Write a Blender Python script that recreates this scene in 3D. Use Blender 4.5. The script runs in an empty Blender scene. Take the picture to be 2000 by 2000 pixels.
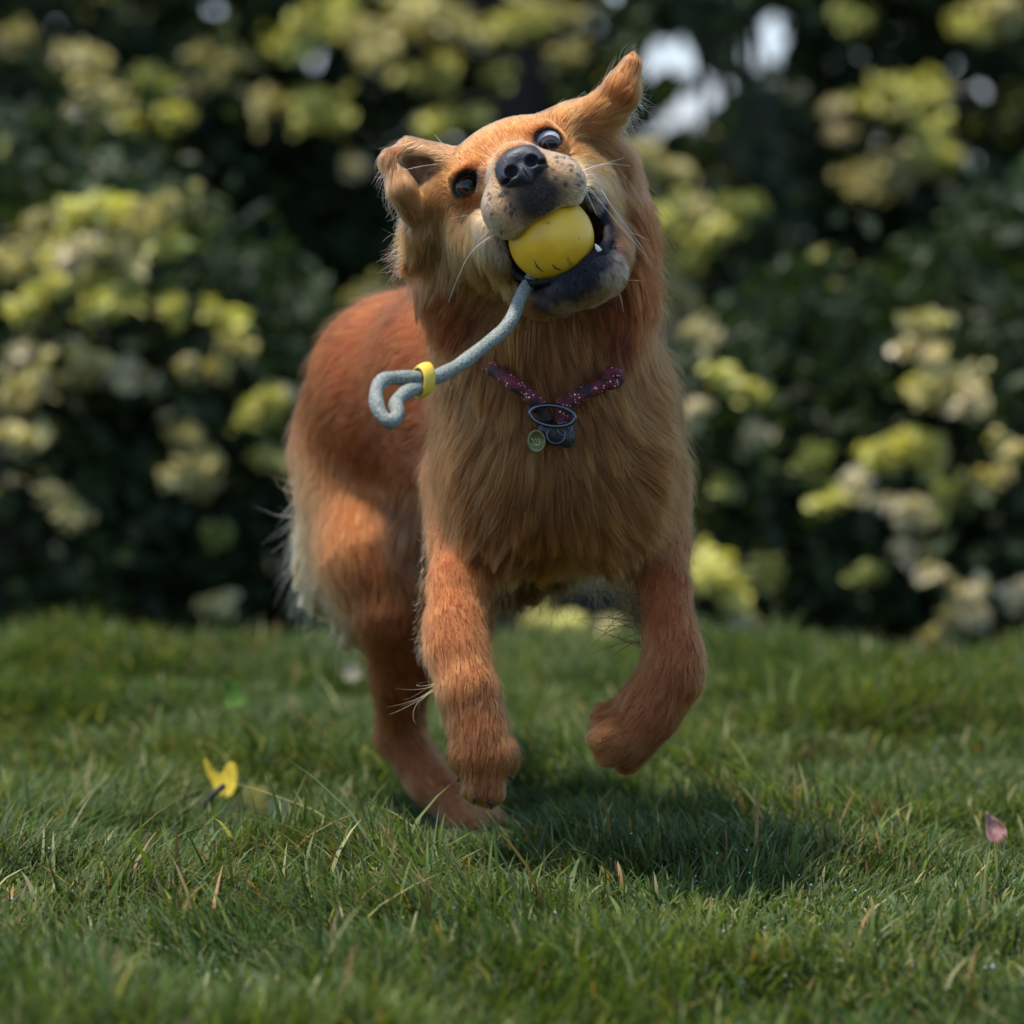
import bpy, math, random
import numpy as np
from mathutils import Vector, Matrix
from mathutils.kdtree import KDTree
import openvdb

rng = np.random.default_rng(7)
random.seed(7)
sc = bpy.context.scene
col = sc.collection
A3 = lambda *v: np.array(v, dtype=np.float64)

# ------------------------------------------------------------------ camera
CAM = A3(0.0, -4.0, 0.6075)
PX = 1.125e-4                       # metres per photo pixel at one metre (photo is 2000 px wide)
TILT = math.atan(600 * PX)          # the horizon lies 600 px above the middle
cam_d = bpy.data.cameras.new("camera")
cam = bpy.data.objects.new("camera", cam_d)
col.objects.link(cam)
cam.location = CAM
cam.rotation_euler = (math.pi / 2 - TILT, 0, 0)
cam_d.sensor_width = 36
cam_d.lens = 160
cam_d.clip_start = 0.1
cam_d.clip_end = 500
cam_d.dof.use_dof = True
cam_d.dof.focus_distance = 3.97
cam_d.dof.aperture_fstop = 4.2
cam_d.dof.aperture_blades = 0
sc.camera = cam

# ------------------------------------------------------------------ sky and sun
SUN = Vector((-0.28, -0.08, 0.93)).normalized()
world = bpy.data.worlds.new("World")
sc.world = world
world.use_nodes = True
wn = world.node_tree
bg = wn.nodes["Background"]
sky = wn.nodes.new("ShaderNodeTexSky")
sky.sky_type = 'NISHITA'
sky.sun_disc = False
sky.sun_elevation = math.asin(SUN.z)
sky.sun_rotation = math.atan2(SUN.x, SUN.y)
sky.air_density = 1.3
sky.dust_density = 0.6
sky.ozone_density = 1.5
tint_ = wn.nodes.new("ShaderNodeMix"); tint_.data_type = 'RGBA'; tint_.blend_type = 'MULTIPLY'; tint_.inputs[0].default_value = 1
geo_ = wn.nodes.new("ShaderNodeTexCoord"); sep_ = wn.nodes.new("ShaderNodeSeparateXYZ"); ramp_ = wn.nodes.new("ShaderNodeValToRGB")
wn.links.new(geo_.outputs["Generated"], sep_.inputs[0]); wn.links.new(sep_.outputs[2], ramp_.inputs[0])
ramp_.color_ramp.elements[0].position = 0.03; ramp_.color_ramp.elements[0].color = (0.66, 0.80, 1.28, 1)   # bluish haze low down
ramp_.color_ramp.elements[1].position = 0.25; ramp_.color_ramp.elements[1].color = (0.98, 1.0, 1.02, 1)
wn.links.new(ramp_.outputs[0], tint_.inputs[7])
wn.links.new(sky.outputs[0], tint_.inputs[6]); wn.links.new(tint_.outputs[2], bg.inputs[0])
bg.inputs[1].default_value = 0.15
sd = bpy.data.lights.new("sun", 'SUN')
sd.energy = 4.2
sd.angle = math.radians(5)
sd.color = (1.0, 0.93, 0.82)
sun = bpy.data.objects.new("sun", sd)
col.objects.link(sun)
sun.rotation_euler = SUN.to_track_quat('Z', 'Y').to_euler()
sc.view_settings.view_transform = 'Standard'
sc.view_settings.look = 'None'
sc.view_settings.gamma = 1
sc.view_settings.exposure = 0.72
sc.render.engine = 'CYCLES'
cy = sc.cycles
cy.max_bounces = 7
cy.diffuse_bounces = 2
cy.glossy_bounces = 3
cy.transmission_bounces = 5
cy.transparent_max_bounces = 6
cy.caustics_reflective = False
cy.caustics_refractive = False
cy.use_denoising = True
try:
    sc.cycles_curves.shape = 'RIBBONS'
    sc.cycles_curves.subdivisions = 2
except Exception:
    pass

# ------------------------------------------------------------------ helpers
FWD = A3(0, math.cos(TILT), -math.sin(TILT))
UPV = A3(0, math.sin(TILT), math.cos(TILT))

def P(px, py, d=0.0):
    """world point seen at photo pixel (px,py) on the upright plane d metres behind the dog's focus plane"""
    r = A3(1, 0, 0) * ((px - 1000) * PX) + UPV * ((1000 - py) * PX) + FWD
    return CAM + r * ((4.0 + d) / r[1])

def G(px, py):
    """ground point seen at photo pixel"""
    r = A3(1, 0, 0) * ((px - 1000) * PX) + UPV * ((1000 - py) * PX) + FWD
    return CAM + r * (-CAM[2] / r[2])

def nrm(v):
    v = np.asarray(v, dtype=np.float64)
    return v / np.maximum(np.linalg.norm(v, axis=-1, keepdims=True), 1e-9)

_NT = np.random.default_rng(3).random((32, 32, 32)).astype(np.float32)
def noise(p, f, o=0.0):
    q = np.asarray(p) * f + o
    i = np.floor(q).astype(int); t = q - i; t = t * t * (3 - 2 * t)
    r = 0
    for a in (0, 1):
        for b in (0, 1):
            for c in (0, 1):
                w = (t[:, 0] if a else 1 - t[:, 0]) * (t[:, 1] if b else 1 - t[:, 1]) * (t[:, 2] if c else 1 - t[:, 2])
                r = r + w * _NT[(i[:, 0] + a) % 32, (i[:, 1] + b) % 32, (i[:, 2] + c) % 32]
    return r * 2 - 1

def tag(o, label=None, cat=None, group=None, kind=None):
    if label: o['label'] = label
    if cat: o['category'] = cat
    if group: o['group'] = group
    if kind: o['kind'] = kind
    return o

def empty(name, loc):
    o = bpy.data.objects.new(name, None)
    o.empty_display_size = 0.05
    col.objects.link(o)
    o.location = Vector(loc)
    return o

def link(o, parent=None):
    col.objects.link(o)
    if parent is not None:
        o.parent = parent
        loc = Vector((0, 0, 0)); q = parent
        while q is not None:
            loc += q.location; q = q.parent
        o.location = -loc
    return o

def mesh_np(name, V, F, mat, parent=None, smooth=True, colors=None):
    """mesh from arrays; F is an (n,3) or (n,4) array"""
    me = bpy.data.meshes.new(name)
    V = np.asarray(V, dtype=np.float32); F = np.asarray(F, dtype=np.int32)
    me.vertices.add(len(V)); me.vertices.foreach_set("co", V.ravel())
    k = F.shape[1]
    me.loops.add(F.size); me.loops.foreach_set("vertex_index", F.ravel())
    me.polygons.add(len(F))
    me.polygons.foreach_set("loop_start", np.arange(0, F.size, k, dtype=np.int32))
    try: me.polygons.foreach_set("loop_total", np.full(len(F), k, dtype=np.int32))
    except Exception: pass
    me.polygons.foreach_set("use_smooth", np.full(len(F), smooth))
    me.update(calc_edges=True)
    me.validate()
    if colors is not None:
        at = me.attributes.new("tint", 'FLOAT_COLOR', 'POINT')
        c = np.ones((len(V), 4), dtype=np.float32); c[:, :3] = colors
        at.data.foreach_set("color", c.ravel())
    me.materials.append(mat)
    return link(bpy.data.objects.new(name, me), parent)

def tube(path, rad, n=16, cap=True):
    """tapered tube along a list of points -> (V, F quads)"""
    path = np.asarray(path, float); m = len(path)
    rad = np.broadcast_to(np.asarray(rad, float), (m,))
    T = nrm(np.gradient(path, axis=0))
    ref = A3(0.13, 0.2, 1.0) if abs(T[0][2]) < 0.9 else A3(1, 0, 0)
    u = nrm(np.cross(T[0], ref)); V = []
    for i in range(m):
        u = nrm(u - T[i] * np.dot(u, T[i])); w = np.cross(T[i], u)
        for k in range(n):
            a = 2 * math.pi * k / n
            V.append(path[i] + rad[i] * (math.cos(a) * u + math.sin(a) * w))
    F = [[i * n + k, i * n + (k + 1) % n, (i + 1) * n + (k + 1) % n, (i + 1) * n + k] for i in range(m - 1) for k in range(n)]
    if cap:
        for i, s in ((0, 0), (m - 1, (m - 1) * n)):
            c = len(V); V.append(path[i] + (T[i] * rad[i] * 0.35) * (1 if i else -1))
            for k in range(n):
                f = [s + k, s + (k + 1) % n, c, c]
                F.append(f if i else f[::-1])
    return V, F

def fix_f(F):
    """quads with doubled corners -> list of tris/quads"""
    return [tuple(dict.fromkeys(f)) for f in F]

def mesh_py(name, V, F, mat, parent=None, smooth=True):
    me = bpy.data.meshes.new(name)
    me.from_pydata([tuple(v) for v in V], [], fix_f(F))
    me.validate()
    for p in me.polygons: p.use_smooth = smooth
    me.materials.append(mat)
    return link(bpy.data.objects.new(name, me), parent)

def catmull(pts, n=8):
    pts = np.asarray(pts, float)
    p = np.vstack([2 * pts[0] - pts[1], pts, 2 * pts[-1] - pts[-2]])
    out = []
    for i in range(1, len(p) - 2):
        for k in range(n):
            t = k / n
            out.append(0.5 * ((2 * p[i]) + (-p[i-1] + p[i+1]) * t + (2*p[i-1] - 5*p[i] + 4*p[i+1] - p[i+2]) * t*t + (-p[i-1] + 3*p[i] - 3*p[i+1] + p[i+2]) * t**3))
    out.append(pts[-1])
    return np.array(out)

# ------------------------------------------------------------------ materials
def mat(name):
    m = bpy.data.materials.new(name); m.use_nodes = True
    nt = m.node_tree
    return m, nt, nt.nodes["Principled BSDF"]

def simple(name, c, rough=0.5, metal=0.0, spec=0.5, bump=0.0, bscale=200, var=0.0, coat=0.0):
    m, nt, b = mat(name)
    b.inputs["Base Color"].default_value = (*c, 1)
    b.inputs["Roughness"].default_value = rough
    b.inputs["Metallic"].default_value = metal
    b.inputs["Specular IOR Level"].default_value = spec
    b.inputs["Coat Weight"].default_value = coat
    tc = nt.nodes.new("ShaderNodeTexCoord")
    if bump or var:
        nz = nt.nodes.new("ShaderNodeTexNoise"); nz.inputs["Scale"].default_value = bscale; nz.inputs["Detail"].default_value = 4
        nt.links.new(tc.outputs["Object"], nz.inputs["Vector"])
        if bump:
            bp = nt.nodes.new("ShaderNodeBump"); bp.inputs["Strength"].default_value = bump; bp.inputs["Distance"].default_value = 0.001
            nt.links.new(nz.outputs[0], bp.inputs["Height"]); nt.links.new(bp.outputs[0], b.inputs["Normal"])
        if var:
            mx = nt.nodes.new("ShaderNodeMix"); mx.data_type = 'RGBA'
            mx.inputs[6].default_value = (*[x * (1 - var) for x in c], 1); mx.inputs[7].default_value = (*[min(1, x * (1 + var)) for x in c], 1)
            nt.links.new(nz.outputs[0], mx.inputs[0]); nt.links.new(mx.outputs[2], b.inputs["Base Color"])
    return m

def leafy(name, rough=0.45, trans=0.35, spec=0.5):
    """leaf or grass blade: colour from the plant's own tint, some light passes through"""
    m, nt, b = mat(name)
    at = nt.nodes.new("ShaderNodeAttribute"); at.attribute_name = "tint"
    nt.links.new(at.outputs["Color"], b.inputs["Base Color"])
    b.inputs["Roughness"].default_value = rough
    b.inputs["Specular IOR Level"].default_value = spec
    tr = nt.nodes.new("ShaderNodeBsdfTranslucent")
    g = nt.nodes.new("ShaderNodeMix"); g.data_type = 'RGBA'; g.blend_type = 'MULTIPLY'; g.inputs[0].default_value = 1
    nt.links.new(at.outputs["Color"], g.inputs[6]); g.inputs[7].default_value = (1.5, 1.5, 0.6, 1)
    nt.links.new(g.outputs[2], tr.inputs["Color"])
    mx = nt.nodes.new("ShaderNodeMixShader"); mx.inputs[0].default_value = trans
    nt.links.new(b.outputs[0], mx.inputs[1]); nt.links.new(tr.outputs[0], mx.inputs[2])
    nt.links.new(mx.outputs[0], nt.nodes["Material Output"].inputs["Surface"])
    return m

def fur_mat(name, rough=0.42, rad=0.5):
    m = bpy.data.materials.new(name); m.use_nodes = True
    nt = m.node_tree; nt.nodes.remove(nt.nodes["Principled BSDF"])
    h = nt.nodes.new("ShaderNodeBsdfHairPrincipled")
    h.model = 'CHIANG'; h.parametrization = 'COLOR'
    h.inputs["Roughness"].default_value = rough
    h.inputs["Radial Roughness"].default_value = rad
    h.inputs["Coat"].default_value = 0.0; h.inputs["IOR"].default_value = 1.36
    h.inputs["Random Roughness"].default_value = 0.2
    at = nt.nodes.new("ShaderNodeAttribute"); at.attribute_name = "tint"
    nt.links.new(at.outputs["Color"], h.inputs["Color"])
    nt.links.new(h.outputs[0], nt.nodes["Material Output"].inputs["Surface"])
    return m

M_FUR = fur_mat("fur")
M_SKIN, nt, b = mat("dog_skin")
at = nt.nodes.new("ShaderNodeAttribute"); at.attribute_name = "tint"
nt.links.new(at.outputs["Color"], b.inputs["Base Color"])
b.inputs["Roughness"].default_value = 0.7
b.inputs["Specular IOR Level"].default_value = 0.2
M_LEAF = leafy("foliage", 0.5, 0.3, 0.25)
M_GRASS = leafy("grass_blades", 0.55, 0.35, 0.2)
M_BARK = simple("bark", (0.05, 0.04, 0.03), 0.9, bump=1, bscale=30, var=0.4)

# =================================================================== GROUND
def ground_h(x, y):
    e = np.clip((np.asarray(y) - 1.80) / 0.9, 0, 1)
    return -0.26 * e * e * (3 - 2 * e) + 0.008 * np.sin(x * 2.1 + 1.0) * np.sin(y * 1.7) + 0.005 * np.sin(x * 7 + y * 3) + 0.004 * np.sin(y * 9 - x * 5)

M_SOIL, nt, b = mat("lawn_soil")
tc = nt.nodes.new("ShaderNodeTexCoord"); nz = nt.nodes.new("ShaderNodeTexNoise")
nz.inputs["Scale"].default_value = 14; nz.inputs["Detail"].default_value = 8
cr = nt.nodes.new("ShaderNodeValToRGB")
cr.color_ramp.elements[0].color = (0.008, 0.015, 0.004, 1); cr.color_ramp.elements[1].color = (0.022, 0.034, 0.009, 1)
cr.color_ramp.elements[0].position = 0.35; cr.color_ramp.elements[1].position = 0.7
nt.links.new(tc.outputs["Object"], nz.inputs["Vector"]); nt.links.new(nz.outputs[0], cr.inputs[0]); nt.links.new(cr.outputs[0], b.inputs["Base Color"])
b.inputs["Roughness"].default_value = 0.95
xs = np.concatenate([np.linspace(-200, -6, 14), np.linspace(-5.6, 5.6, 113), np.linspace(6, 200, 14)])
ys = np.concatenate([np.linspace(-40, -5, 8), np.linspace(-4.6, 9, 137), np.linspace(10, 300, 20)])
X, Y = np.meshgrid(xs, ys)
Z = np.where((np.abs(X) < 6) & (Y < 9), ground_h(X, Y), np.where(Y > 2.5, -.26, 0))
Vg = np.stack([X, Y, Z], -1).reshape(-1, 3)
nx, ny = len(xs), len(ys)
I = np.arange(nx * ny).reshape(ny, nx)
Fg = np.stack([I[:-1, :-1], I[:-1, 1:], I[1:, 1:], I[1:, :-1]], -1).reshape(-1, 4)
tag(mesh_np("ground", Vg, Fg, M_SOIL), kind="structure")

# =================================================================== GRASS
TROD = []
for px_, py_, rr0, tf in ((445, 1585, .040, .35), (500, 1600, .040, .35), (1942, 1675, .035, .35), (930, 1650, .05, .35), (870, 1640, .05, .4)):
    g0 = G(px_, py_); TROD.append((g0[0], g0[1], rr0, tf))
def make_grass(name, n, x0f, y0, y1, hmin, hmax, wid, seed, label):
    r = np.random.default_rng(seed)
    y = r.uniform(y0, y1, n * 4)
    hw = 0.1125 * (y + 4) * 1.0 + x0f
    keep = r.random(n * 4) < hw / hw.max()
    y = y[keep]; hw = hw[keep]
    x = r.uniform(-1, 1, len(y)) * hw
    q3 = np.stack([x, y, x * 0], -1)
    thick = r.random(len(y)) < np.clip(.70 + .8 * noise(q3, 17.0, 4.4) + .3 * noise(q3, 6.0, 8.8), .32, 1)
    x, y = x[thick][:n], y[thick][:n]; n = len(y)
    # gather into tufts
    tuft = noise(np.stack([x, y, x * 0], -1), 9.0)
    t2 = noise(np.stack([x, y, x * 0], -1), 2.3, 5.3)
    h = (hmin + (hmax - hmin) * r.random(n) ** 1.5) * np.clip(1 + 0.75 * tuft + 0.45 * t2, .55, 2)
    # pressed down round the fallen leaves and where the hind foot lands
    for tx, ty, tr_, tf in TROD:
        dd_ = np.sqrt((x - tx) ** 2 + ((y - ty) * .45) ** 2)
        h = h * (tf + (1 - tf) * np.clip((dd_ - tr_) / tr_, 0, 1))
    base = np.stack([x, y, ground_h(x, y) - 0.003], -1)
    la = r.uniform(0, 2 * math.pi, n) + 0.0
    windx = 0.5 * noise(base, 3.0, 9.1); windy = 0.4 * noise(base, 3.0, 2.7)
    lean = r.uniform(0.15, 1.05, n) ** 1.2
    flat = r.random(n) < 0.16; lean[flat] *= 2.2
    L = np.stack([np.cos(la) * lean + windx, np.sin(la) * lean + windy, np.zeros(n)], -1)
    side = nrm(np.stack([-L[:, 1], L[:, 0], np.zeros(n)], -1))
    tw = r.uniform(-0.8, 0.8, n)[:, None]
    side = nrm(side + tw * nrm(L) + 1e-4)
    w = wid * r.uniform(0.55, 1.35, n)
    S = np.array([0, 0.3, 0.62, 0.85, 1.0]); W = np.array([0.8, 1.0, 0.85, 0.5, 0.04])
    droop = r.uniform(0.1, 0.9, n)
    V = np.zeros((n, 10, 3), np.float32)
    for i, s in enumerate(S):
        c = base + L * (h * s * s)[:, None] * 0.9
        up = h * (s - droop * 0.35 * s ** 3 * np.minimum(lean, 1.6))
        c[:, 2] += np.maximum(up, 0.002)
        V[:, 2 * i] = c - side * (w * W[i] * 0.5)[:, None]
        V[:, 2 * i + 1] = c + side * (w * W[i] * 0.5)[:, None]
    q = np.array([[2*i, 2*i+1, 2*i+3, 2*i+2] for i in range(4)])
    F = (np.arange(n)[:, None, None] * 10 + q[None]).reshape(-1, 4)
    a = np.array([0.027, 0.058, 0.009]); b_ = np.array([0.092, 0.124, 0.023]); c_ = np.array([0.060, 0.095, 0.032])
    t = np.clip(0.5 + 0.5 * noise(base, 5.0, 1.1) + r.normal(0, 0.3, n), 0, 1)[:, None]
    cl = a * (1 - t) + b_ * t
    bl = (r.random(n) < 0.25)[:, None]; cl = np.where(bl, c_, cl)
    pale = r.random(n) < 0.09; cl[pale] = [0.22, 0.21, 0.09]
    dry = r.random(n) < 0.02 + 0.05 * (noise(base, 4.0, 7.7) > 0.35); cl[dry] = np.array([0.22, 0.13, 0.05]) * r.uniform(0.5, 1.3, (dry.sum(), 1))
    cl *= r.uniform(0.5, 1.5, (n, 1))
    C = np.repeat(cl[:, None, :], 10, 1); C[:, 0:2] *= 0.8
    o = mesh_np(name, V.reshape(-1, 3), F, M_GRASS, colors=C.reshape(-1, 3))
    tag(o, label, "grass", kind="stuff")
    return base, h, L

gb, gh, gl = make_grass("lawn_grass", 220000, 0.16, -1.25, 1.25, 0.015, 0.044, 0.0024, 11, "short damp green lawn grass under and in front of the running dog")
make_grass("lawn_grass", 85000, 0.30, 1.22, 1.98, 0.022, 0.056, 0.0032, 12, "longer soft green grass at the back of the lawn by the bushes")
make_grass("lawn_grass", 45000, 1.6, -1.3, 1.98, 0.025, 0.06, 0.004, 13, "thin scatter of green grass reaching out to both sides of the lawn")

make_grass("lawn_grass", 5000, 0.16, -1.2, 1.9, 0.035, 0.07, 0.0034, 14, "scattered longer and broader green blades standing above the lawn")
# dew on the blade tips
M_DEW, nt, b = mat("dew")
b.inputs["Base Color"].default_value = (0.95, 0.97, 1, 1); b.inputs["Roughness"].default_value = 0.03
b.inputs["Transmission Weight"].default_value = 0.6; b.inputs["IOR"].default_value = 1.33; b.inputs["Specular IOR Level"].default_value = 1.0
sel = rng.choice(len(gb), 5200, replace=False)
gn = noise(gb[sel], 3.5, 3.3)
sel = sel[gn > -0.05]
octv = nrm(np.array([[1,0,0],[-1,0,0],[0,1,0],[0,-1,0],[0,0,1],[0,0,-1],[1,1,1],[1,1,-1],[1,-1,1],[1,-1,-1],[-1,1,1],[-1,1,-1],[-1,-1,1],[-1,-1,-1]]))
of = np.array([[0,6,2,7],[0,7,5,9],[0,9,3,8],[0,8,4,6],[1,10,4,12],[1,12,3,13],[1,13,5,11],[1,11,2,10],[2,6,4,10],[2,11,5,7],[3,12,4,8],[3,9,5,13]])
dc = gb[sel] + gl[sel] * (gh[sel] * 0.62 ** 2 * 0.9)[:, None]; dc[:, 2] += gh[sel] * 0.60
dr = rng.uniform(0.0006, 0.0017, len(sel)) 
Vd = (dc[:, None, :] + octv[None] * dr[:, None, None]).reshape(-1, 3)
Fd = (np.arange(len(sel))[:, None, None] * 14 + of[None]).reshape(-1, 4)
tag(mesh_np("dew_drops", Vd, Fd, M_DEW), "tiny sparkling dew drops clinging to the grass blades", "dew", kind="stuff")

# =================================================================== DOG
S0 = 0.00045
def R(px, d=0.0): return px * S0 * (1 + d / 4)

# ---- head frame
uR = A3(.869, 0, .495); uU = A3(-.495, 0, .869); uF = A3(0, -1, 0)
th, ps = math.radians(14), math.radians(5)
hF = uF * math.cos(th) + uU * math.sin(th); hU = uU * math.cos(th) - uF * math.sin(th)
hF, hR = hF * math.cos(ps) + uR * math.sin(ps), uR * math.cos(ps) - hF * math.sin(ps)
H0 = P(990, 319, -0.03)
def HP(a, b, c): return H0 + hR * a + hU * b + hF * c
HM = np.stack([hR, hU, hF], 1)
def to_head(p): return (p - H0) @ HM
def HD(a, b, c): return nrm(hR * a + hU * b + hF * c)

# region: fur length, lift, colour, clump
REG = {
 'forehead': (.006, .14, (.52, .155, .032), .15), 'skull': (.012, .20, (.46, .145, .032), .4), 'bridge': (.0042, .10, (.52, .18, .045), .1),
 'muzzle': (.0032, .20, (.64, .38, .18), .2), 'cheek': (.021, .22, (.46, .155, .036), .9), 'jaw': (.014, .25, (.24, .085, .022), .8),
 'chin': (.0055, .35, (.030, .026, .028), .8), 'lip': (.001, .2, (.016, .014, .017), .0), 'ear': (.016, .17, (.44, .115, .026), .85), 'ear_shade': (.008, .2, (.18, .04, .010), .3),  # the ear hollow's dark red has its shading put into the colour
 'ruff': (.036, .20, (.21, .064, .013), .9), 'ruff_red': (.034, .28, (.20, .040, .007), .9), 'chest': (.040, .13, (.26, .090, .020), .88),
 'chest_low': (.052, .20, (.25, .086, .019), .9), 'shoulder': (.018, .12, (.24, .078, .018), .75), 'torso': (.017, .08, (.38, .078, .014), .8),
 'thigh': (.019, .13, (.40, .115, .027), .8), 'trouser': (.040, .60, (.66, .42, .19), .95), 'belly': (.055, .3, (.05, .024, .009), .9),  # belly colour darkened to stand for the shade under the body
 'leg': (.0135, .085, (.38, .11, .028), .85), 'leg_dark': (.0135, .09, (.34, .092, .023), .85), 'foot': (.010, .12, (.42, .145, .045), .6), 'paw': (.012, .14, (.38, .125, .034), .8),
 'tail': (.05, .35, (.6, .4, .22), .7),
}
PR = []
def cone(a, b, ra, rb, reg, k=.02, flow=None, op='add'):
    PR.append(dict(t='c', a=A3(*a), b=A3(*b), ra=ra, rb=rb, reg=reg, k=k, op=op, flow=nrm(A3(*(flow if flow is not None else b - a)))))
def ell(c, r, reg, k=.02, flow=(0, 0, -1), M=None, op='add'):
    PR.append(dict(t='e', c=A3(*c), r=A3(*r), M=np.eye(3) if M is None else M, reg=reg, k=k, op=op, flow=nrm(A3(*flow))))
def hell(c, r, reg, k=.012, flow=(0, 0, -1), op='add'):
    ell(HP(*c), r, reg, k, HD(*flow), HM, op)
def hcone(a, b, ra, rb, reg, k=.012, flow=(0, 0, -1), op='add'):
    cone(HP(*a), HP(*b), ra, rb, reg, k, HD(*flow), op)

# torso, hips
tr = [P(1070, 830, .17), P(950, 745, .30), P(800, 775, .44), P(735, 880, .50)]
cone(tr[0], tr[1], .100, .098, 'torso', .03, (-.45, .75, -.45))
cone(tr[1], tr[2], .098, .093, 'torso', .04, (-.45, .55, -.65))
cone(tr[2], tr[3], .093, .074, 'torso', .04, (-.35, .3, -.9))
ell(P(1000, 960, .26), (.075, .12, .075), 'belly', .03, (0, .2, -1))
ell(P(890, 950, .38), (.06, .10, .07), 'belly', .03, (0, .1, -1))
# hind leg that touches the ground
cone(P(715, 900, .47), P(752, 1090, .40), .068, .056, 'thigh', .035, (.12, -.1, -1))
cone(P(752, 1090, .40), P(772, 1195, .38), .056, .036, 'leg', .03, (.1, -.1, -1))
cone(P(772, 1195, .38), P(782, 1320, .43), .036, .026, 'leg_dark', .02)
cone(P(782, 1320, .43), P(782, 1435, .47), .026, .022, 'leg', .015)
cone(P(782, 1435, .47), P(842, 1530, .45), .023, .021, 'leg', .012)
cone(P(842, 1530, .45), P(905, 1585, .42), .021, .021, 'foot', .01)
for dx, dy, dd in ((0, 0, 0), (-20, 12, -.01), (16, -2, .015), (-38, 22, 0)):
    cone(P(905 + dx * .4, 1582 + dy * .5, .41 + dd), P(955 + dx, 1604 + dy * .6, .38 + dd), .014, .010, 'foot', .006)
ell(P(652, 1015, .46), (.024, .040, .085), 'trouser', .02, (-.75, .25, -.5))
ell(P(700, 1130, .43), (.017, .03, .055), 'trouser', .02, (-.7, .2, -.6))
# the other hind leg, swung forward behind the front leg
cone(P(880, 930, .44), P(905, 1110, .34), .055, .042, 'thigh', .03)
cone(P(905, 1110, .34), P(905, 1290, .44), .036, .022, 'leg_dark', .015)
cone(P(905, 1290, .44), P(920, 1420, .38), .021, .018, 'leg_dark', .01)
cone(P(920, 1420, .38), P(925, 1465, .34), .022, .018, 'paw', .01)
# tail, swung behind the body
cone(P(735, 790, .55), P(800, 800, .68), .026, .02, 'tail', .02, (0, .4, -1))
cone(P(800, 800, .68), P(870, 880, .76), .02, .014, 'tail', .01, (0, .2, -1))
# chest and shoulders
ell(P(1085, 850, .12), (.080, .10, .100), 'chest', .03, (0, -.1, -1))
ell(P(995, 895, .10), (.052, .070, .080), 'chest', .03, (-.75, 0, -.7))
ell(P(1180, 895, .10), (.052, .070, .080), 'chest', .03, (.95, 0, -.5))
ell(P(1085, 965, .12), (.088, .070, .036), 'chest_low', .03, (0, -.15, -1))
ell(P(922, 880, .15), (.030, .085, .11), 'shoulder', .03, (.05, .35, -.9))
ell(P(1265, 895, .15), (.030, .085, .11), 'shoulder', .03, (.05, .35, -.9))
# neck
cone(P(1045, 420, .075), P(1062, 640, .09), .066, .074, 'ruff', .04, (0, -.1, -1))
cone(P(1062, 640, .09), P(1080, 800, .13), .074, .086, 'chest', .03, (0, -.1, -1))
ell(P(905, 515, .06), (.034, .05, .055), 'ruff_red', .025, (-.45, 0, -.9))
ell(P(1195, 505, .06), (.030, .055, .068), 'ruff_red', .025, (.18, 0, -1))
ell(P(930, 670, .10), (.026, .05, .08), 'shoulder', .03, (-.15, 0, -1))
ell(P(1200, 665, .10), (.026, .05, .08), 'shoulder', .03, (.12, 0, -1))
# front legs
def leg(pts, k=.014):
    for (p, r, reg), (q, r2, reg2) in zip(pts[:-1], pts[1:]):
        cone(P(*p), P(*q), r, r2, reg2, k)
leg([((912, 950, .14), .041, 'shoulder'), ((906, 1050, .12), .029, 'leg'), ((897, 1150, .08), .025, 'leg'), ((887, 1225, .05), .0235, 'leg'), ((893, 1275, .035), .0245, 'leg_dark'),
     ((913, 1350, .015), .0235, 'paw'), ((932, 1420, .01), .0225, 'paw'), ((946, 1470, .005), .0240, 'paw')], .016)
for dx, dx2, y2, dd in ((-32, -40, 1502, .012), (-12, -16, 1552, -.002), (11, 11, 1560, -.003), (30, 38, 1504, .010)):
    cone(P(946 + dx, 1474, .003), P(946 + dx2, y2 - 14, .003 + dd), .0150, .0122, 'paw', .009)
leg([((1262, 950, .14), .039, 'shoulder'), ((1286, 1060, .12), .0245, 'leg'), ((1298, 1160, .09), .0205, 'leg'), ((1309, 1235, .06), .0200, 'leg'), ((1318, 1285, .05), .0225, 'leg'), ((1310, 1325, .05), .0240, 'leg_dark'),
     ((1268, 1385, .05), .0250, 'leg_dark'), ((1235, 1425, .05), .0260, 'paw')], .016)
for (ax, ay), (bx, by), dd in (((1208, 1408), (1184, 1400), .0), ((1205, 1436), (1178, 1440), -.014), ((1215, 1455), (1192, 1468), -.010), ((1236, 1462), (1226, 1482), .008)):
    cone(P(ax, ay, .05 + dd), P(bx, by, .05 + dd), .0150, .0125, 'paw', .008)
# head
hell((0, -.012, -.055), (.066, .052, .062), 'skull', .02, (0, .3, -1))
hell((0, .008, -.022), (.056, .033, .036), 'forehead', .02, (0, .8, -.6))
hell((-.048, -.040, -.045), (.028, .044, .040), 'cheek', .02, (-.6, -.9, -.3))
hell((.050, -.040, -.045), (.028, .044, .040), 'cheek', .02, (.5, -.9, -.3))
hell((.056, .012, -.045), (.026, .022, .028), 'skull', .015, (.9, .5, -.2))
hell((-.052, .010, -.045), (.026, .024, .028), 'skull', .015, (-.9, .2, -.2))
hcone((0, -.016, .0), (0, -.026, .080), .026, .0195, 'bridge', .015, (0, .5, -.9))
hcone((0, -.035, .01), (0, -.042, .072), .034, .028, 'muzzle', .012, (0, -.2, -1))
hell((-.0245, -.054, .065), (.0220, .0250, .029), 'muzzle', .014, (-.7, -.6, -.5))
hell((.0245, -.054, .065), (.0220, .0245, .029), 'muzzle', .014, (.7, -.6, -.5))
hell((0, -.056, .080), (.020, .022, .015), 'muzzle', .010, (0, -1, 0))
hell((-.044, -.062, .010), (.016, .032, .032), 'cheek', .012, (-.4, -.9, -.4))
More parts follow.
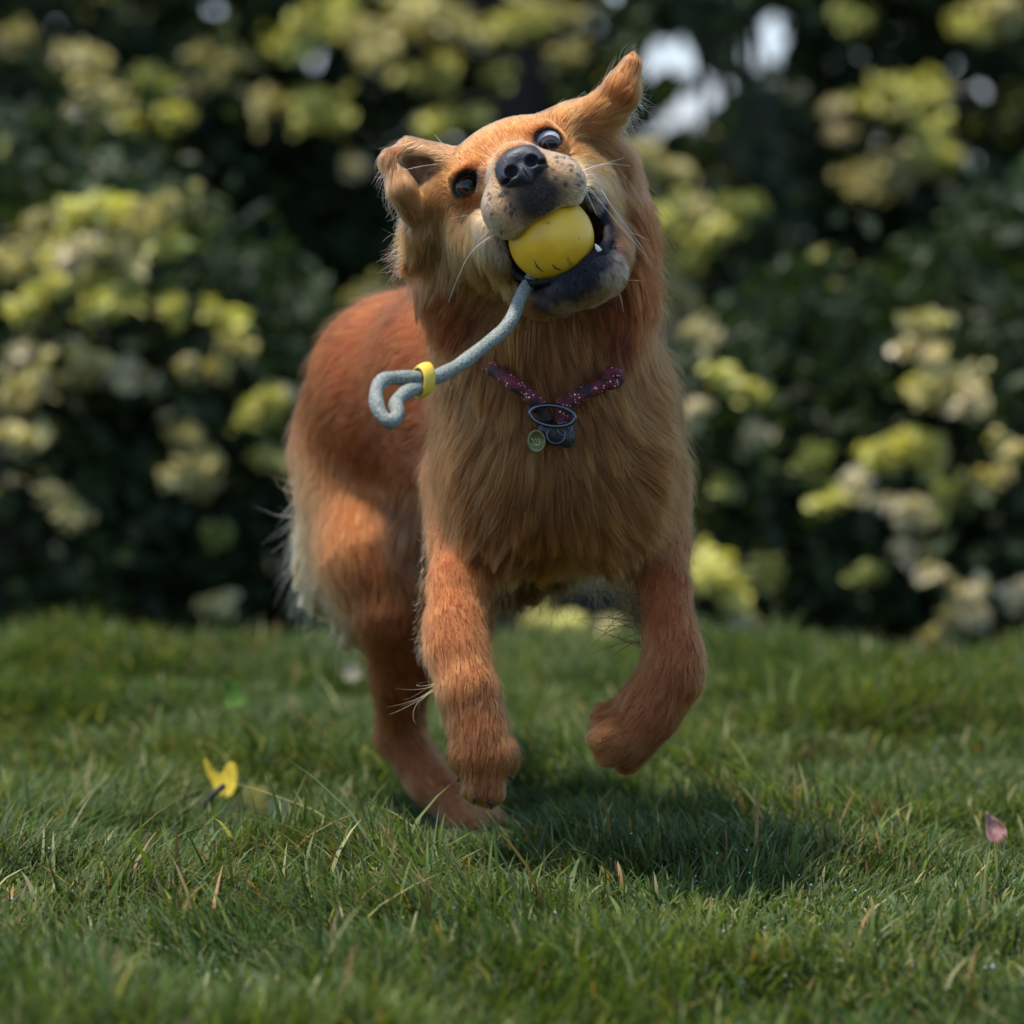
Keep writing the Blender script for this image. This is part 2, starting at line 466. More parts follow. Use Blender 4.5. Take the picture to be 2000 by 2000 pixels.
hell((.046, -.062, .006), (.015, .032, .030), 'cheek', .012, (.4, -.9, -.4))
# brow and lower lids
hell((-.037, .0115, .004), (.015, .0060, .011), 'forehead', .008, (-.3, .8, -.6))
hell((.037, .0125, .001), (.014, .0060, .010), 'forehead', .008, (.3, .8, -.6))
# lower jaw
hcone((.004, -.085, -.03), (.006, -.128, .022), .034, .0225, 'jaw', .015, (0, -.7, -.6))
hell((.003, -.131, .039), (.030, .0185, .020), 'chin', .012, (0, -.8, .2))
hcone((.026, -.133, .024), (.040, -.108, -.010), .0165, .021, 'jaw', .014, (.3, -.9, -.4))
hcone((-.022, -.130, .022), (-.036, -.104, -.012), .014, .018, 'jaw', .014, (-.3, -.9, -.4))
hell((-.036, -.098, -.012), (.012, .034, .022), 'jaw', .014, (0, -1, -.3))
hell((.038, -.098, -.014), (.012, .034, .022), 'jaw', .014, (0, -1, -.3))
for sg in (1, -1):
    pl = [(.043, -.066, .036), (.0478, -.078, .024), (.0468, -.096, .020), (.040, -.112, .032), (.028, -.119, .046), (.012, -.1205, .052), (0, -.1205, .053)]
    for (q0, q1) in zip(pl[:-1], pl[1:]):
        fa = 1.0 if sg > 0 else .90
        hcone((q0[0] * sg * fa, q0[1], q0[2]), (q1[0] * sg * fa, q1[1], q1[2]), .0046 if sg > 0 else .0036, .0046 if sg > 0 else .0036, 'lip', .003)
# ears: the near one folded out, the other flung up
cone(P(880, 318, .0), P(800, 290, .012), .014, .009, 'ear_shade', .006, (-1, 0, .2))
cone(P(800, 290, .012), P(760, 312, -.002), .0075, .0070, 'ear', .004, (-.8, 0, -.5))
cone(P(760, 312, -.002), P(784, 366, -.008), .0075, .0105, 'ear', .004, (.25, 0, -1))
cone(P(782, 368, -.008), P(806, 412, .0), .0115, .010, 'ear', .005, (.25, 0, -1))
cone(P(855, 338, .02), P(795, 325, .016), .012, .012, 'ear_shade', .005, (-.2, 0, -1))
cone(P(845, 375, .016), P(834, 445, .02), .014, .016, 'cheek', .010, (-.25, -.1, -1))
cone(P(834, 445, .02), P(826, 490, .03), .016, .012, 'ruff_red', .010, (-.55, -.1, -.9))
cone(P(1122, 240, .012), P(1178, 214, .006), .0175, .0130, 'ear', .010, (.8, 0, .5))
cone(P(1178, 214, .006), P(1212, 172, .0), .0130, .0110, 'ear', .010, (.6, 0, .8))
cone(P(1212, 172, .0), P(1233, 128, .0), .0110, .0078, 'ear', .012, (.2, 0, 1))
cone(P(1196, 224, .010), P(1226, 188, .002), .0070, .0080, 'ear', .012, (.6, -.1, .8))
cone(P(1168, 262, .012), P(1190, 330, .03), .011, .015, 'ruff_red', .010, (.25, 0, -1))
cone(P(1190, 330, .03), P(1200, 440, .04), .015, .018, 'ruff_red', .014, (.1, 0, -1))
# cuts: mouth, eye sockets, seat for the ball, hollow of the folded ear
BALL = HP(-.0025, -.0875, .040); BR = .0368
hell((0, -.090, .034), (.034, .032, .052), 'mouth', .004, op='sub')
ell(BALL, (BR + .001,) * 3, 'mouth', .003, op='sub')
hell((.0, -.092, .0), (.046, .038, .040), 'mouth', .004, op='sub')
ell(P(815, 318, -.004), (.016, .014, .0060), 'mouth', .004, op='sub')
EYE = [HP(-.0405, -.001, -.0040), HP(.0405, -.001, -.0032)]
ER = .0132
def tilt_m(an):
    return np.stack([hR * math.cos(an) + hU * math.sin(an), hU * math.cos(an) - hR * math.sin(an), hF], 1)
LIDM = [tilt_m(.22), tilt_m(-.22)]
LIDR = [(.0112, .0086), (.0108, .0090)]
for e in EYE: ell(e, (ER * 1.13,) * 3, 'forehead', .006, HD(0, .8, -.6))
for e, m_, (ra_, rb_) in zip(EYE, LIDM, LIDR): ell(e + hF * .012, (ra_, rb_, .022), 'eye', .0012, M=m_, op='sub')

def sdf(pr, p):
    if pr['t'] == 'e':
        q = (p - pr['c']) @ pr['M']
        r = pr['r']
        k0 = np.sqrt(((q / r) ** 2).sum(-1)); k1 = np.sqrt(((q / r ** 2) ** 2).sum(-1))
        return k0 * (k0 - 1) / np.maximum(k1, 1e-6)
    a, b = pr['a'], pr['b']; ba = b - a
    h = np.clip(((p - a) @ ba) / (ba @ ba), 0, 1)
    return np.linalg.norm(p - a - h[..., None] * ba, axis=-1) - (pr['ra'] + (pr['rb'] - pr['ra']) * h)

VX = .0021
allp = np.array([x for pr in PR if pr['op'] == 'add' for x in ((pr['a'] - pr['ra'], pr['a'] + pr['ra'], pr['b'] - pr['rb'], pr['b'] + pr['rb']) if pr['t'] == 'c' else (pr['c'] - pr['r'].max(), pr['c'] + pr['r'].max()))])
LO = allp.min(0) - .03; HI = allp.max(0) + .03
N = np.ceil((HI - LO) / VX).astype(int)
BIG = .06
grid = np.full(N, BIG, np.float32)
for pr in PR:
    if pr['t'] == 'c':
        m = max(pr['ra'], pr['rb']); lo = np.minimum(pr['a'], pr['b']) - m; hi = np.maximum(pr['a'], pr['b']) + m
    else:
        lo = pr['c'] - pr['r'].max(); hi = pr['c'] + pr['r'].max()
    pad = .05
    i0 = np.clip(np.floor((lo - pad - LO) / VX).astype(int), 0, N); i1 = np.clip(np.ceil((hi + pad - LO) / VX).astype(int), 0, N)
    ax = [LO[j] + VX * np.arange(i0[j], i1[j]) for j in range(3)]
    pp = np.stack(np.meshgrid(*ax, indexing='ij'), -1)
    d = sdf(pr, pp).astype(np.float32)
    sl = tuple(slice(i0[j], i1[j]) for j in range(3))
    g = grid[sl]; k = pr['k']
    if pr['op'] == 'add':
        h = np.maximum(k - np.abs(g - d), 0) / k
        grid[sl] = np.minimum(g, d) - h * h * k * .25
    else:
        d = -d
        h = np.maximum(k - np.abs(g - d), 0) / k
        grid[sl] = np.maximum(g, d) + h * h * k * .25
grid = np.clip(grid, -BIG, BIG)

def gs(p):
    """trilinear sample of the body field"""
    q = np.clip((p - LO) / VX, 0.001, N - 1.001)
    i = q.astype(int); t = q - i
    r = 0
    for a in (0, 1):
        for b in (0, 1):
            for c in (0, 1):
                w = (t[:, 0] if a else 1 - t[:, 0]) * (t[:, 1] if b else 1 - t[:, 1]) * (t[:, 2] if c else 1 - t[:, 2])
                r = r + w * grid[i[:, 0] + a, i[:, 1] + b, i[:, 2] + c]
    return r
def gg(p, e=.003):
    g = np.stack([gs(p + A3(e, 0, 0)) - gs(p - A3(e, 0, 0)), gs(p + A3(0, e, 0)) - gs(p - A3(0, e, 0)), gs(p + A3(0, 0, e)) - gs(p - A3(0, 0, e))], -1)
    return nrm(g)

vg = openvdb.FloatGrid(BIG)
vg.copyFromArray(grid)
pts, quads = vg.convertToQuads(0.0)
pts = pts.astype(np.float64) * VX + LO
quads = quads[:, ::-1].astype(np.int64)

# weights of the regions at any set of points
ADD = [pr for pr in PR if pr['op'] == 'add']
PLEN = np.array([REG[pr['reg']][0] for pr in ADD]); PLIFT = np.array([REG[pr['reg']][1] for pr in ADD])
PCOL = np.array([REG[pr['reg']][2] for pr in ADD]); PCL = np.array([REG[pr['reg']][3] for pr in ADD]); PFL = np.array([pr['flow'] for pr in ADD])
def weights(p, soft=.006):
    D = np.stack([sdf(pr, p) for pr in ADD], 1)
    D -= D.min(1, keepdims=True)
    W = np.exp(-D / soft)
    return W / W.sum(1, keepdims=True)

EYEP = np.array(EYE)
SPOT = [(sx * rng.uniform(.018, .042), rng.uniform(-.070, -.036)) for sx in (-1, 1) for _ in range(17)]
def coat(p, n, W):
    """coat colour and bare-skin mask from the dog's own markings"""
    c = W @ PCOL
    h = to_head(p)
    c = c * (1 + .16 * noise(p, 28)[:, None] + .10 * noise(p, 90, 4.2)[:, None])
    # redder streaks
    s = np.clip(noise(p * A3(1, 1, .35), 75, 2.0) * 1.8, 0, 1)[:, None] * .32
    c = c * (1 - s) + c * A3(.72, .55, .45) * s
    def blend(mask, colr): 
        nonlocal c
        mask = np.clip(mask, 0, 1)[:, None]
        c = c * (1 - mask) + A3(*colr) * mask
    near_head = np.linalg.norm(h - A3(0, -.05, .0), axis=1) < .16
    # the coat is deeper and redder on the body than on the face
    bd = np.clip((np.linalg.norm(h - A3(0, -.03, .02), axis=1) - .085) / .06, 0, 1)[:, None]
    c = c * (1 - bd) + c * A3(.82, .70, .62) * bd
    # pale sides of the muzzle
    a, b, cc = h[:, 0], h[:, 1], h[:, 2]
    blend(near_head * (cc > .03) * np.clip((np.abs(a) - .012) / .01, 0, 1) * .35, (.74, .50, .28))
    # dark patch below the nose
    dn = np.sqrt((a / .021) ** 2 + ((b + .062) / .023) ** 2 + ((cc - .092) / .024) ** 2)
    blend(near_head * np.clip((1.5 - dn) / .8, 0, 1) * .95, (.022, .020, .024))
    # whisker spots
    for (sa, sb) in SPOT:
        dd = np.sqrt((a - sa) ** 2 + (b - sb) ** 2)
        blend(near_head * (cc > .05) * np.clip(1.9 - dd / .0011, 0, 1) * .95, (.03, .025, .025))
    der = np.linalg.norm((p - P(812, 320, .0)) / A3(.030, .03, .014), axis=1)
    blend(np.clip(1.4 - der, 0, 1) * .8, (.16, .035, .012))  # hollow of the folded ear: shading painted as dark red fur
    # dark eye rims with a tear mark to the inner corner
    for e, sgn, m_, (ra_, rb_) in zip((-.0405, .0405), (-1, 1), LIDM, LIDR):
        q = (p - EYE[0 if sgn < 0 else 1]) @ m_
        de = np.sqrt((q[:, 0] / ra_) ** 2 + (q[:, 1] / rb_) ** 2)
        blend(near_head * (cc > -.03) * np.clip((1.34 - de) / .16, 0, 1), (.014, .010, .010))
        di = np.sqrt(((a - e + sgn * .014) / 1.4) ** 2 + (b + .004) ** 2)
        blend(near_head * (cc > -.02) * np.clip((.0085 - di) / .004, 0, 1) * .75, (.06, .035, .03))
    # pale forehead margins and cheek flashes
    blend(near_head * np.clip((np.abs(a) - .045) / .02, 0, 1) * (b > -.05) * .15, (.52, .25, .09))
    blend(near_head * np.clip((b - .018) / .02, 0, 1) * .3, (.56, .30, .13))
    # dark whiskery skin on the chin
    dch = np.sqrt(((a + .001) / .041) ** 2 + ((b + .124) / .0185) ** 2) + .25 * noise(p, 260, 1.7)
    chm = near_head * (cc > .012)
    blend(chm * np.clip((1.25 - dch) / .4, 0, 1) * .97, (.012, .011, .014))
    blend(chm * (b < -.136) * np.clip((-.143 - b) / .010, 0, 1) * .8, (.26, .13, .05))
    mouthd = np.minimum(np.linalg.norm(p - BALL, axis=1) - BR, sdf(dict(t='e', c=HP(0, -.088, .022), r=A3(.040, .036, .058), M=HM), p))
    return c, h, mouthd

Wv = weights(pts)
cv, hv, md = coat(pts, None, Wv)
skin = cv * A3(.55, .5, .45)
idx = {k: [i for i, pr in enumerate(ADD) if pr['reg'] == k] for k in REG}
def rw(W, *names): return sum(W[:, idx[k]].sum(1) for k in names)
lw_ = np.clip(rw(Wv, 'lip') * 3 - .3, 0, 1)
inm = np.maximum(np.maximum(lw_, np.clip((.008 - md) / .004, 0, 1)), (np.linalg.norm((hv - A3(0, -.033, .094)) / A3(.0225, .018, .03), axis=1) < 1) * (hv[:, 2] > .06))[:, None]
skin = skin * (1 - inm) + A3(.008, .006, .008) * inm
dog = empty("dog", (0.0, 0.2, 0.0))
tag(dog, "golden red retriever leaping with a ball in its mouth, one ear flying up", "dog")
body = mesh_np("body", pts, quads, M_SKIN, dog, colors=skin)

# ---- fur
def grow(name, n, seed, npts=6, accept=None, lenmul=1.0, lenrand=(.65, 1.15), rad=.00016, extra_lift=0.0, curl=0.0, clump=1.0, gdiv=28, flowadd=None, tint=None, colmul=1.0, grav=0.0, where=None):
    r = np.random.default_rng(seed)
    A, B, C_, D_ = (pts[quads[:, j]] for j in range(4))
    ar = np.linalg.norm(np.cross(C_ - A, D_ - B), axis=1)
    # keep the strands on the surface where they matter
    if where is not None:
        ar = ar * np.clip(where(hv, Wv, pts)[quads].mean(1), 0, 1)
    f = r.choice(len(quads), n, p=ar / ar.sum())
    u, v = r.random((n, 1)), r.random((n, 1))
    p = (A[f] * (1 - u) + B[f] * u) * (1 - v) + (D_[f] * (1 - u) + C_[f] * u) * v
    W = weights(p)
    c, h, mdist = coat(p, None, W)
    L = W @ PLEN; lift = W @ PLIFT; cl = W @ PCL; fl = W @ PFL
    ok = (mdist > .0035) & (rw(W, 'lip') < .6)
    for e, m_, (ra_, rb_) in zip(EYE, LIDM, LIDR):
        q = (p - e) @ m_
        ok &= ((q[:, 0] / ra_) ** 2 + (q[:, 1] / rb_) ** 2 > 1.12) | (q[:, 2] < -.012) | (q[:, 2] > .04)
    ok &= np.linalg.norm((h - A3(0, -.033, .094)) / A3(.0235, .0185, .030), axis=1) > 1.0
    if accept is not None: ok &= accept(p, h, W)
    p, h, L, lift, cl, fl, c = (x[ok] for x in (p, h, L, lift, cl, fl, c))
    n = len(p); 
    if n == 0: return None
    # short around the eyes and lips
    hd = np.linalg.norm(p[:, None] - EYEP[None], axis=2).min(1)
    L = L * np.clip(hd / .03, .35, 1)
    L = L * lenmul * r.uniform(*lenrand, n)
    fl = fl + .38 * np.stack([noise(p, 16, 1.3), noise(p, 16, 7.9), noise(p, 16, 4.4)], -1) + r.normal(0, .10, (n, 3))
    if flowadd is not None: fl = fl + flowadd
    nn = gg(p)
    pos = np.zeros((n, npts, 3)); pos[:, 0] = p - nn * .0006
    lift = lift * r.uniform(.5, 1.5, n) + extra_lift
    st = (L / (npts - 1))
    q = pos[:, 0].copy()
    ph = r.uniform(0, 6.28, n); cf = r.uniform(2.5, 5.5, n)
    for i in range(1, npts):
        g = gg(q)
        t = fl - g * (fl * g).sum(1, keepdims=True)
        t = nrm(t)
        s = i / (npts - 1)
        d = t + g * lift[:, None] * (1.6 - s)
        if curl:
            sd_ = np.cross(t, g)
            d = d + sd_ * (curl * np.sin(ph + cf * s * 2.2))[:, None] + g * (curl * .8 * np.cos(ph * 1.7 + cf * s * 2))[:, None]
        d[:, 2] -= grav * s
        q = q + nrm(d) * st[:, None]
        # never dive below the skin
        dd = gs(q)
        q = q + gg(q) * np.maximum(.0006 - dd, 0)[:, None]
        pos[:, i] = q
    # clumping towards guide hairs
    ng = max(8, n // gdiv)
    gi = r.choice(n, ng, replace=False)
    kd = KDTree(ng)
    for j, k_ in enumerate(gi): kd.insert(p[k_], j)
    kd.balance()
    near = np.fromiter((kd.find(x)[1] for x in p), dtype=np.int64, count=n)
    gpos = pos[gi][near]; gL = L[gi][near]
    dist = np.linalg.norm(p - p[gi][near], axis=1)
    use = np.clip(1.3 - dist / (.25 * L + .004), 0, 1) * cl * clump * r.uniform(.6, 1.0, n)
    for i in range(1, npts):
        s = i / (npts - 1)
        w = (use * s ** 1.1)[:, None] * .85
        pos[:, i] = pos[:, i] * (1 - w) + gpos[:, i] * w
    # gather small clumps into larger locks
    ng2 = max(6, n // (gdiv * 9)); gi2 = r.choice(n, ng2, replace=False); kd2 = KDTree(ng2)
    for j, k_ in enumerate(gi2): kd2.insert(p[k_], j)
    kd2.balance()
    gp = p[gi]; n2 = np.fromiter((kd2.find(x)[1] for x in gp), dtype=np.int64, count=ng)[near]
    dist2 = np.linalg.norm(p - p[gi2][n2], axis=1)
    use2 = np.clip(1.3 - dist2 / (.40 * L + .004), 0, 1) * cl * clump * (L > .012)
    g2 = pos[gi2][n2].copy()
    for i in range(1, npts):
        w = (use2 * (i / (npts - 1)) ** 1.4)[:, None] * .6
        pos[:, i] = pos[:, i] * (1 - w) + g2[:, i] * w
    # colour: per tuft and per hair
    tj = np.random.default_rng(seed + 1).normal(1, .22, (ng, 1))[near]
    c = c * np.clip(tj, .45, 1.5) * np.clip(r.normal(1, .15, (n, 1)), .5, 1.6) * colmul
    if tint is not None: c = c * .3 + A3(*tint) * .7
    c = np.clip(c, .004, .93)
    rr = np.linspace(1, .25, npts)[None] * rad * r.uniform(.7, 1.25, (n, 1))
    return strands(name, pos, rr, c, M_FUR, dog)

def strands(name, pos, rr, c, m, parent):
    n, k = pos.shape[:2]
    hc = bpy.data.hair_curves.new(name)
    hc.add_curves([k] * n)
    hc.attributes['position'].data.foreach_set('vector', pos.reshape(-1).astype(np.float32))
    ra = hc.attributes.get('radius') or hc.attributes.new('radius', 'FLOAT', 'POINT')
    ra.data.foreach_set('value', np.broadcast_to(rr, (n, k)).reshape(-1).astype(np.float32).copy())
    ca = hc.attributes.new('tint', 'FLOAT_COLOR', 'CURVE')
    cc = np.ones((n, 4), np.float32); cc[:, :3] = c
    ca.data.foreach_set('color', cc.ravel())
    hc.materials.append(m)
    o = bpy.data.objects.new(name, hc)
    return link(o, parent)

idx = {k: [i for i, pr in enumerate(ADD) if pr['reg'] == k] for k in REG}
def rw(W, *names): return sum(W[:, idx[k]].sum(1) for k in names)
near_h = lambda h, W, p: (np.linalg.norm(h - A3(0, -.04, 0), axis=1) < .125) * 1.0
# undercoat over everything, then a finer coat on the face
grow("fur", 430000, 21, npts=6, rad=.00022)
grow("fur", 120000, 22, npts=5, where=near_h, rad=.00012, gdiv=18, lenrand=(.6, 1.1))
grow("fur", 46000, 23, npts=9, where=lambda h, W, p: rw(W, 'chest', 'chest_low', 'ruff', 'ruff_red'), rad=.00022, lenmul=1.15, lenrand=(.4, 1.25), extra_lift=.14, clump=1.0, gdiv=40, curl=.12)
grow("fur", 16000, 26, npts=10, where=lambda h, W, p: rw(W, 'chest_low') * (p[:, 1] < .16), rad=.00022, lenmul=1.0, lenrand=(.25, 1.3), extra_lift=.35, clump=1.05, gdiv=50, grav=.9, curl=.2)
grow("fur", 9000, 27, npts=7, where=lambda h, W, p: rw(W, 'cheek', 'ruff_red') * (h[:, 2] > -.12), rad=.0002, lenmul=1.15, extra_lift=.22, clump=1.2, gdiv=34)
grow("fur", 14000, 28, npts=7, where=lambda h, W, p: 1 - near_h(h, W, p), rad=.00015, lenmul=1.7, extra_lift=.28, clump=.6, gdiv=12)
grow("fur", 9000, 29, npts=7, where=lambda h, W, p: rw(W, 'leg', 'leg_dark', 'paw', 'thigh'), rad=.0002, lenmul=1.3, extra_lift=.12, clump=1.1, gdiv=36, curl=.15)
grow("fur", 5000, 30, npts=6, where=lambda h, W, p: rw(W, "chin"), rad=.00018, lenmul=1.1, extra_lift=.12, clump=1.2, gdiv=18, curl=.2)
grow("feathering", 15000, 24, npts=12, where=lambda h, W, p: rw(W, 'trouser'), rad=.00022, lenmul=.95, extra_lift=.25, curl=.45, clump=1.25, gdiv=46)
grow("feathering", 15000, 25, npts=14, where=lambda h, W, p: rw(W, 'belly') * (p[:, 2] < P(1000, 1000, .2)[2]), rad=.00024, lenmul=1.0, extra_lift=.5, curl=.8, clump=1.1, gdiv=36, grav=.9)

# loose wisps that stand clear of the coat
def wisps(name, roots, dirs, lens, colr, rad, npts=14, curl=.6, seed=1, droop=.5, spread=.25):
    r = np.random.default_rng(seed)
    roots = np.asarray(roots); n = len(roots); dirs = nrm(np.asarray(dirs) + r.normal(0, spread, (n, 3)))
    L = np.asarray(lens) * r.uniform(.6, 1.2, n)
    q = roots.copy(); pos = np.zeros((n, npts, 3)); pos[:, 0] = q
    d = dirs.copy(); ax = nrm(r.normal(0, 1, (n, 3)))
    k = r.normal(0, curl, n) / npts * 3.0
    for i in range(1, npts):
        d = nrm(d + np.cross(ax, d) * k[:, None] + A3(0, 0, -1) * droop / npts)
        q = q + d * (L / (npts - 1))[:, None]; pos[:, i] = q
    c = np.array(colr)[None] * r.uniform(.7, 1.2, (n, 1))
    return strands(name, pos, np.linspace(1, .2, npts)[None] * rad * np.ones((n, 1)), np.clip(c, 0, .95), M_FUR, dog)

r = np.random.default_rng(5)
t = r.random(130)
ro = np.array([P(585 + 95 * x ** 1.3, 930 + 270 * x, .46) for x in t])
wisps("feathering", ro, np.tile(A3(-1, 0, -.35), (130, 1)), .048, (.50, .32, .16), .00038, curl=2.2, seed=2, droop=.4)
t = r.random(300)
ro = np.array([P(1000 + 215 * x, 1100 + 10 * math.sin(x * 9), .22) for x in t])
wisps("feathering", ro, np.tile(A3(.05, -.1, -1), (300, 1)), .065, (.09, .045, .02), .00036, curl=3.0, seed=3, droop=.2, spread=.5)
ro = np.array([P(1252 + r.uniform(-3, 3), 1160 + 105 * x, .07) for x in r.random(34)])
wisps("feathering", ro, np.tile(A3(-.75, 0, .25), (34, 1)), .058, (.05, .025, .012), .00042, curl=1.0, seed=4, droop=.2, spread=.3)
ro = np.array([P(1200 + 40 * x, 1060 + 60 * x, .10) for x in r.random(40)])
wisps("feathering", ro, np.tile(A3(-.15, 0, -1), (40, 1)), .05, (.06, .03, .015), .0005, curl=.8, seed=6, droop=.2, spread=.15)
ro = np.array([P(846 + r.uniform(-4, 4), 1335 + 32 * x, .0) for x in r.random(8)])
wisps("feathering", ro, np.tile(A3(-.8, -.1, -.35), (8, 1)), .050, (.42, .17, .05), .00034, curl=.8, seed=7, droop=-.3, spread=.22)

def along(path, n, seed):
    r_ = np.random.default_rng(seed); q = catmull([P(*x) for x in path], 8); t_ = r_.uniform(0, len(q) - 1.001, n); i_ = t_.astype(int); f_ = (t_ - i_)[:, None]
    return q[i_] * (1 - f_) + q[i_ + 1] * f_ + r_.normal(0, .0015, (n, 3))
for path, dr_, ln_, n_, c_, sd2 in (
    ([(752, 318, 0), (776, 372, -.006), (800, 415, 0), (815, 430, .005)], (-.45, 0, -1), .020, 150, (.66, .36, .15), 31),
    ([(1238, 160, 0), (1240, 195, 0), (1220, 230, .006), (1196, 262, .01)], (.6, 0, -.7), .016, 120, (.60, .32, .13), 32),
    ([(1120, 222, .0), (1150, 212, 0), (1180, 192, .0), (1205, 160, 0)], (-.5, 0, .9), .013, 110, (.62, .30, .10), 33),
    ([(800, 455, .02), (800, 490, .02), (808, 520, .03)], (-1, 0, -.45), .028, 120, (.50, .22, .07), 34),
    ([(1262, 470, .04), (1275, 520, .05), (1285, 600, .06)], (.5, 0, -1), .026, 120, (.40, .13, .035), 35),
    ([(1330, 880, .12), (1338, 960, .12), (1330, 1010, .12)], (.6, 0, -1), .018, 80, (.46, .20, .07), 36),
    ([(1205, 1090, .10), (1225, 1160, .08), (1240, 1230, .06)], (-.5, .3, -1), .022, 90, (.22, .09, .03), 37),
    ([(838, 1020, .1), (824, 1120, .08), (818, 1230, .05), (826, 1290, .04)], (-.5, 0, -1), .010, 110, (.42, .15, .05), 38)):
    wisps("feathering", along(path, n_, sd2), np.tile(A3(*dr_), (n_, 1)), ln_, c_, .00020, npts=8, curl=.7, seed=sd2, droop=.3, spread=.22)

# ---- nose
M_NOSE, nt, b = mat("nose_leather")
b.inputs["Base Color"].default_value = (.022, .021, .026, 1); b.inputs["Roughness"].default_value = .5; b.inputs["Specular IOR Level"].default_value = .5
vo = nt.nodes.new("ShaderNodeTexVoronoi"); vo.inputs["Scale"].default_value = 620
tc = nt.nodes.new("ShaderNodeTexCoord"); bp = nt.nodes.new("ShaderNodeBump"); bp.inputs["Strength"].default_value = .45; bp.inputs["Distance"].default_value = .0006
nt.links.new(tc.outputs["Object"], vo.inputs["Vector"]); nt.links.new(vo.outputs["Distance"], bp.inputs["Height"]); nt.links.new(bp.outputs[0], b.inputs["Normal"])

def small_sdf(prims, vx=.0007):
    lo = np.min([pr['c'] - pr['r'].max() for pr in prims if pr['op'] == 'add'], 0) - .004
    hi = np.max([pr['c'] + pr['r'].max() for pr in prims if pr['op'] == 'add'], 0) + .004
    n = np.ceil((hi - lo) / vx).astype(int)
    pp = np.stack(np.meshgrid(*[lo[j] + vx * np.arange(n[j]) for j in range(3)], indexing='ij'), -1)
    g = np.full(n, .02, np.float32)
    for pr in prims:
        d = sdf(pr, pp).astype(np.float32); k = pr['k']
        if pr['op'] == 'add':
            h = np.maximum(k - np.abs(g - d), 0) / k; g = np.minimum(g, d) - h * h * k * .25
        else:
            d = -d; h = np.maximum(k - np.abs(g - d), 0) / k; g = np.maximum(g, d) + h * h * k * .25
    g = np.clip(g, -.02, .02)
    v = openvdb.FloatGrid(.02); v.copyFromArray(g)
    p_, q_ = v.convertToQuads(0.0)
    return p_.astype(np.float64) * vx + lo, q_[:, ::-1].astype(np.int64)
def pe(c, r, k, op='add', M=HM): return dict(t='e', c=HP(*c), r=A3(*r), M=M, k=k, op=op)
nose_p = [pe((0, -.026, .093), (.0205, .0105, .0125), .006), pe((-.0115, -.036, .095), (.0110, .0105, .0115), .006), pe((.0115, -.036, .095), (.0110, .0105, .0115), .006),
          pe((0, -.042, .097), (.0060, .0100, .0095), .005),
          pe((-.0098, -.0355, .1075), (.0062, .0056, .0100), .002, 'sub'), pe((.0098, -.0355, .1075), (.0062, .0056, .0100), .002, 'sub'),
          pe((-.0185, -.0400, .101), (.0065, .0020, .0060), .0015, 'sub'), pe((.0185, -.0400, .101), (.0065, .0020, .0060), .0015, 'sub'),
          pe((0, -.046, .1075), (.0007, .0100, .0040), .0015, 'sub')]
mesh_np("nose", *small_sdf(nose_p), M_NOSE, dog)

# ---- eyes
def eye_mat(name, gaze, white, i1=(.018, .008, .004), i2=(.03, .012, .006)):
    m, nt, b = mat(name)
    tc = nt.nodes.new("ShaderNodeTexCoord")
    dt = nt.nodes.new("ShaderNodeVectorMath"); dt.operation = 'DOT_PRODUCT'
    nm = nt.nodes.new("ShaderNodeVectorMath"); nm.operation = 'NORMALIZE'
    nt.links.new(tc.outputs["Object"], nm.inputs[0]); nt.links.new(nm.outputs[0], dt.inputs[0]); dt.inputs[1].default_value = tuple(gaze)
    cr = nt.nodes.new("ShaderNodeValToRGB"); e = cr.color_ramp.elements
    e[0].position = 0.0; e[0].color = (*white, 1)
    e[1].position = 1.0; e[1].color = (.002, .002, .002, 1)
    for pos, c in ((.655, white), (.675, (.012, .006, .004)), (.70, i1), (.86, i2), (.885, (.003, .002, .002))):
        x = e.new(pos); x.color = (*c, 1)
    nt.links.new(dt.outputs["Value"], cr.inputs[0]); nt.links.new(cr.outputs[0], b.inputs["Base Color"])
    b.inputs["Roughness"].default_value = .10; b.inputs["Specular IOR Level"].default_value = .35; b.inputs["Coat Weight"].default_value = .10; b.inputs["Coat Roughness"].default_value = .03
    return m
def uv_sphere(name, c, r, m, parent, nu=40, nv=24):
    V, F = [], []
    for j in range(nv + 1):
        a = math.pi * j / nv
        for i in range(nu):
            bb = 2 * math.pi * i / nu
            V.append(A3(math.sin(a) * math.cos(bb), math.sin(a) * math.sin(bb), math.cos(a)) * r)
    for j in range(nv):
        for i in range(nu):
            F.append([j * nu + i, (j + 1) * nu + i, (j + 1) * nu + (i + 1) % nu, j * nu + (i + 1) % nu])
    o = mesh_py(name, V, F, m, None)
    o.parent = parent
    o.location = Vector(c) - parent.location
    return o
g1 = nrm(hF + hU * -.10 - hR * -.15); g2 = nrm(hF + hU * -.62 - hR * .12)
uv_sphere("eye", EYE[0], ER, eye_mat("eye_brown", g1, (.05, .045, .045), (.03, .011, .005), (.065, .024, .009)), dog)
uv_sphere("eye", EYE[1], ER, eye_mat("eye_white_showing", g2, (.32, .31, .34), (.035, .026, .024), (.06, .045, .04)), dog)  # iris greyed, a reflection put into its colour
M_RIM = simple("black_skin", (.014, .012, .015), .55, spec=.35, bump=1.0, bscale=420)
M_LID = simple("eyelid_skin", (.012, .009, .009), .7, spec=.2, bump=.5, bscale=500)
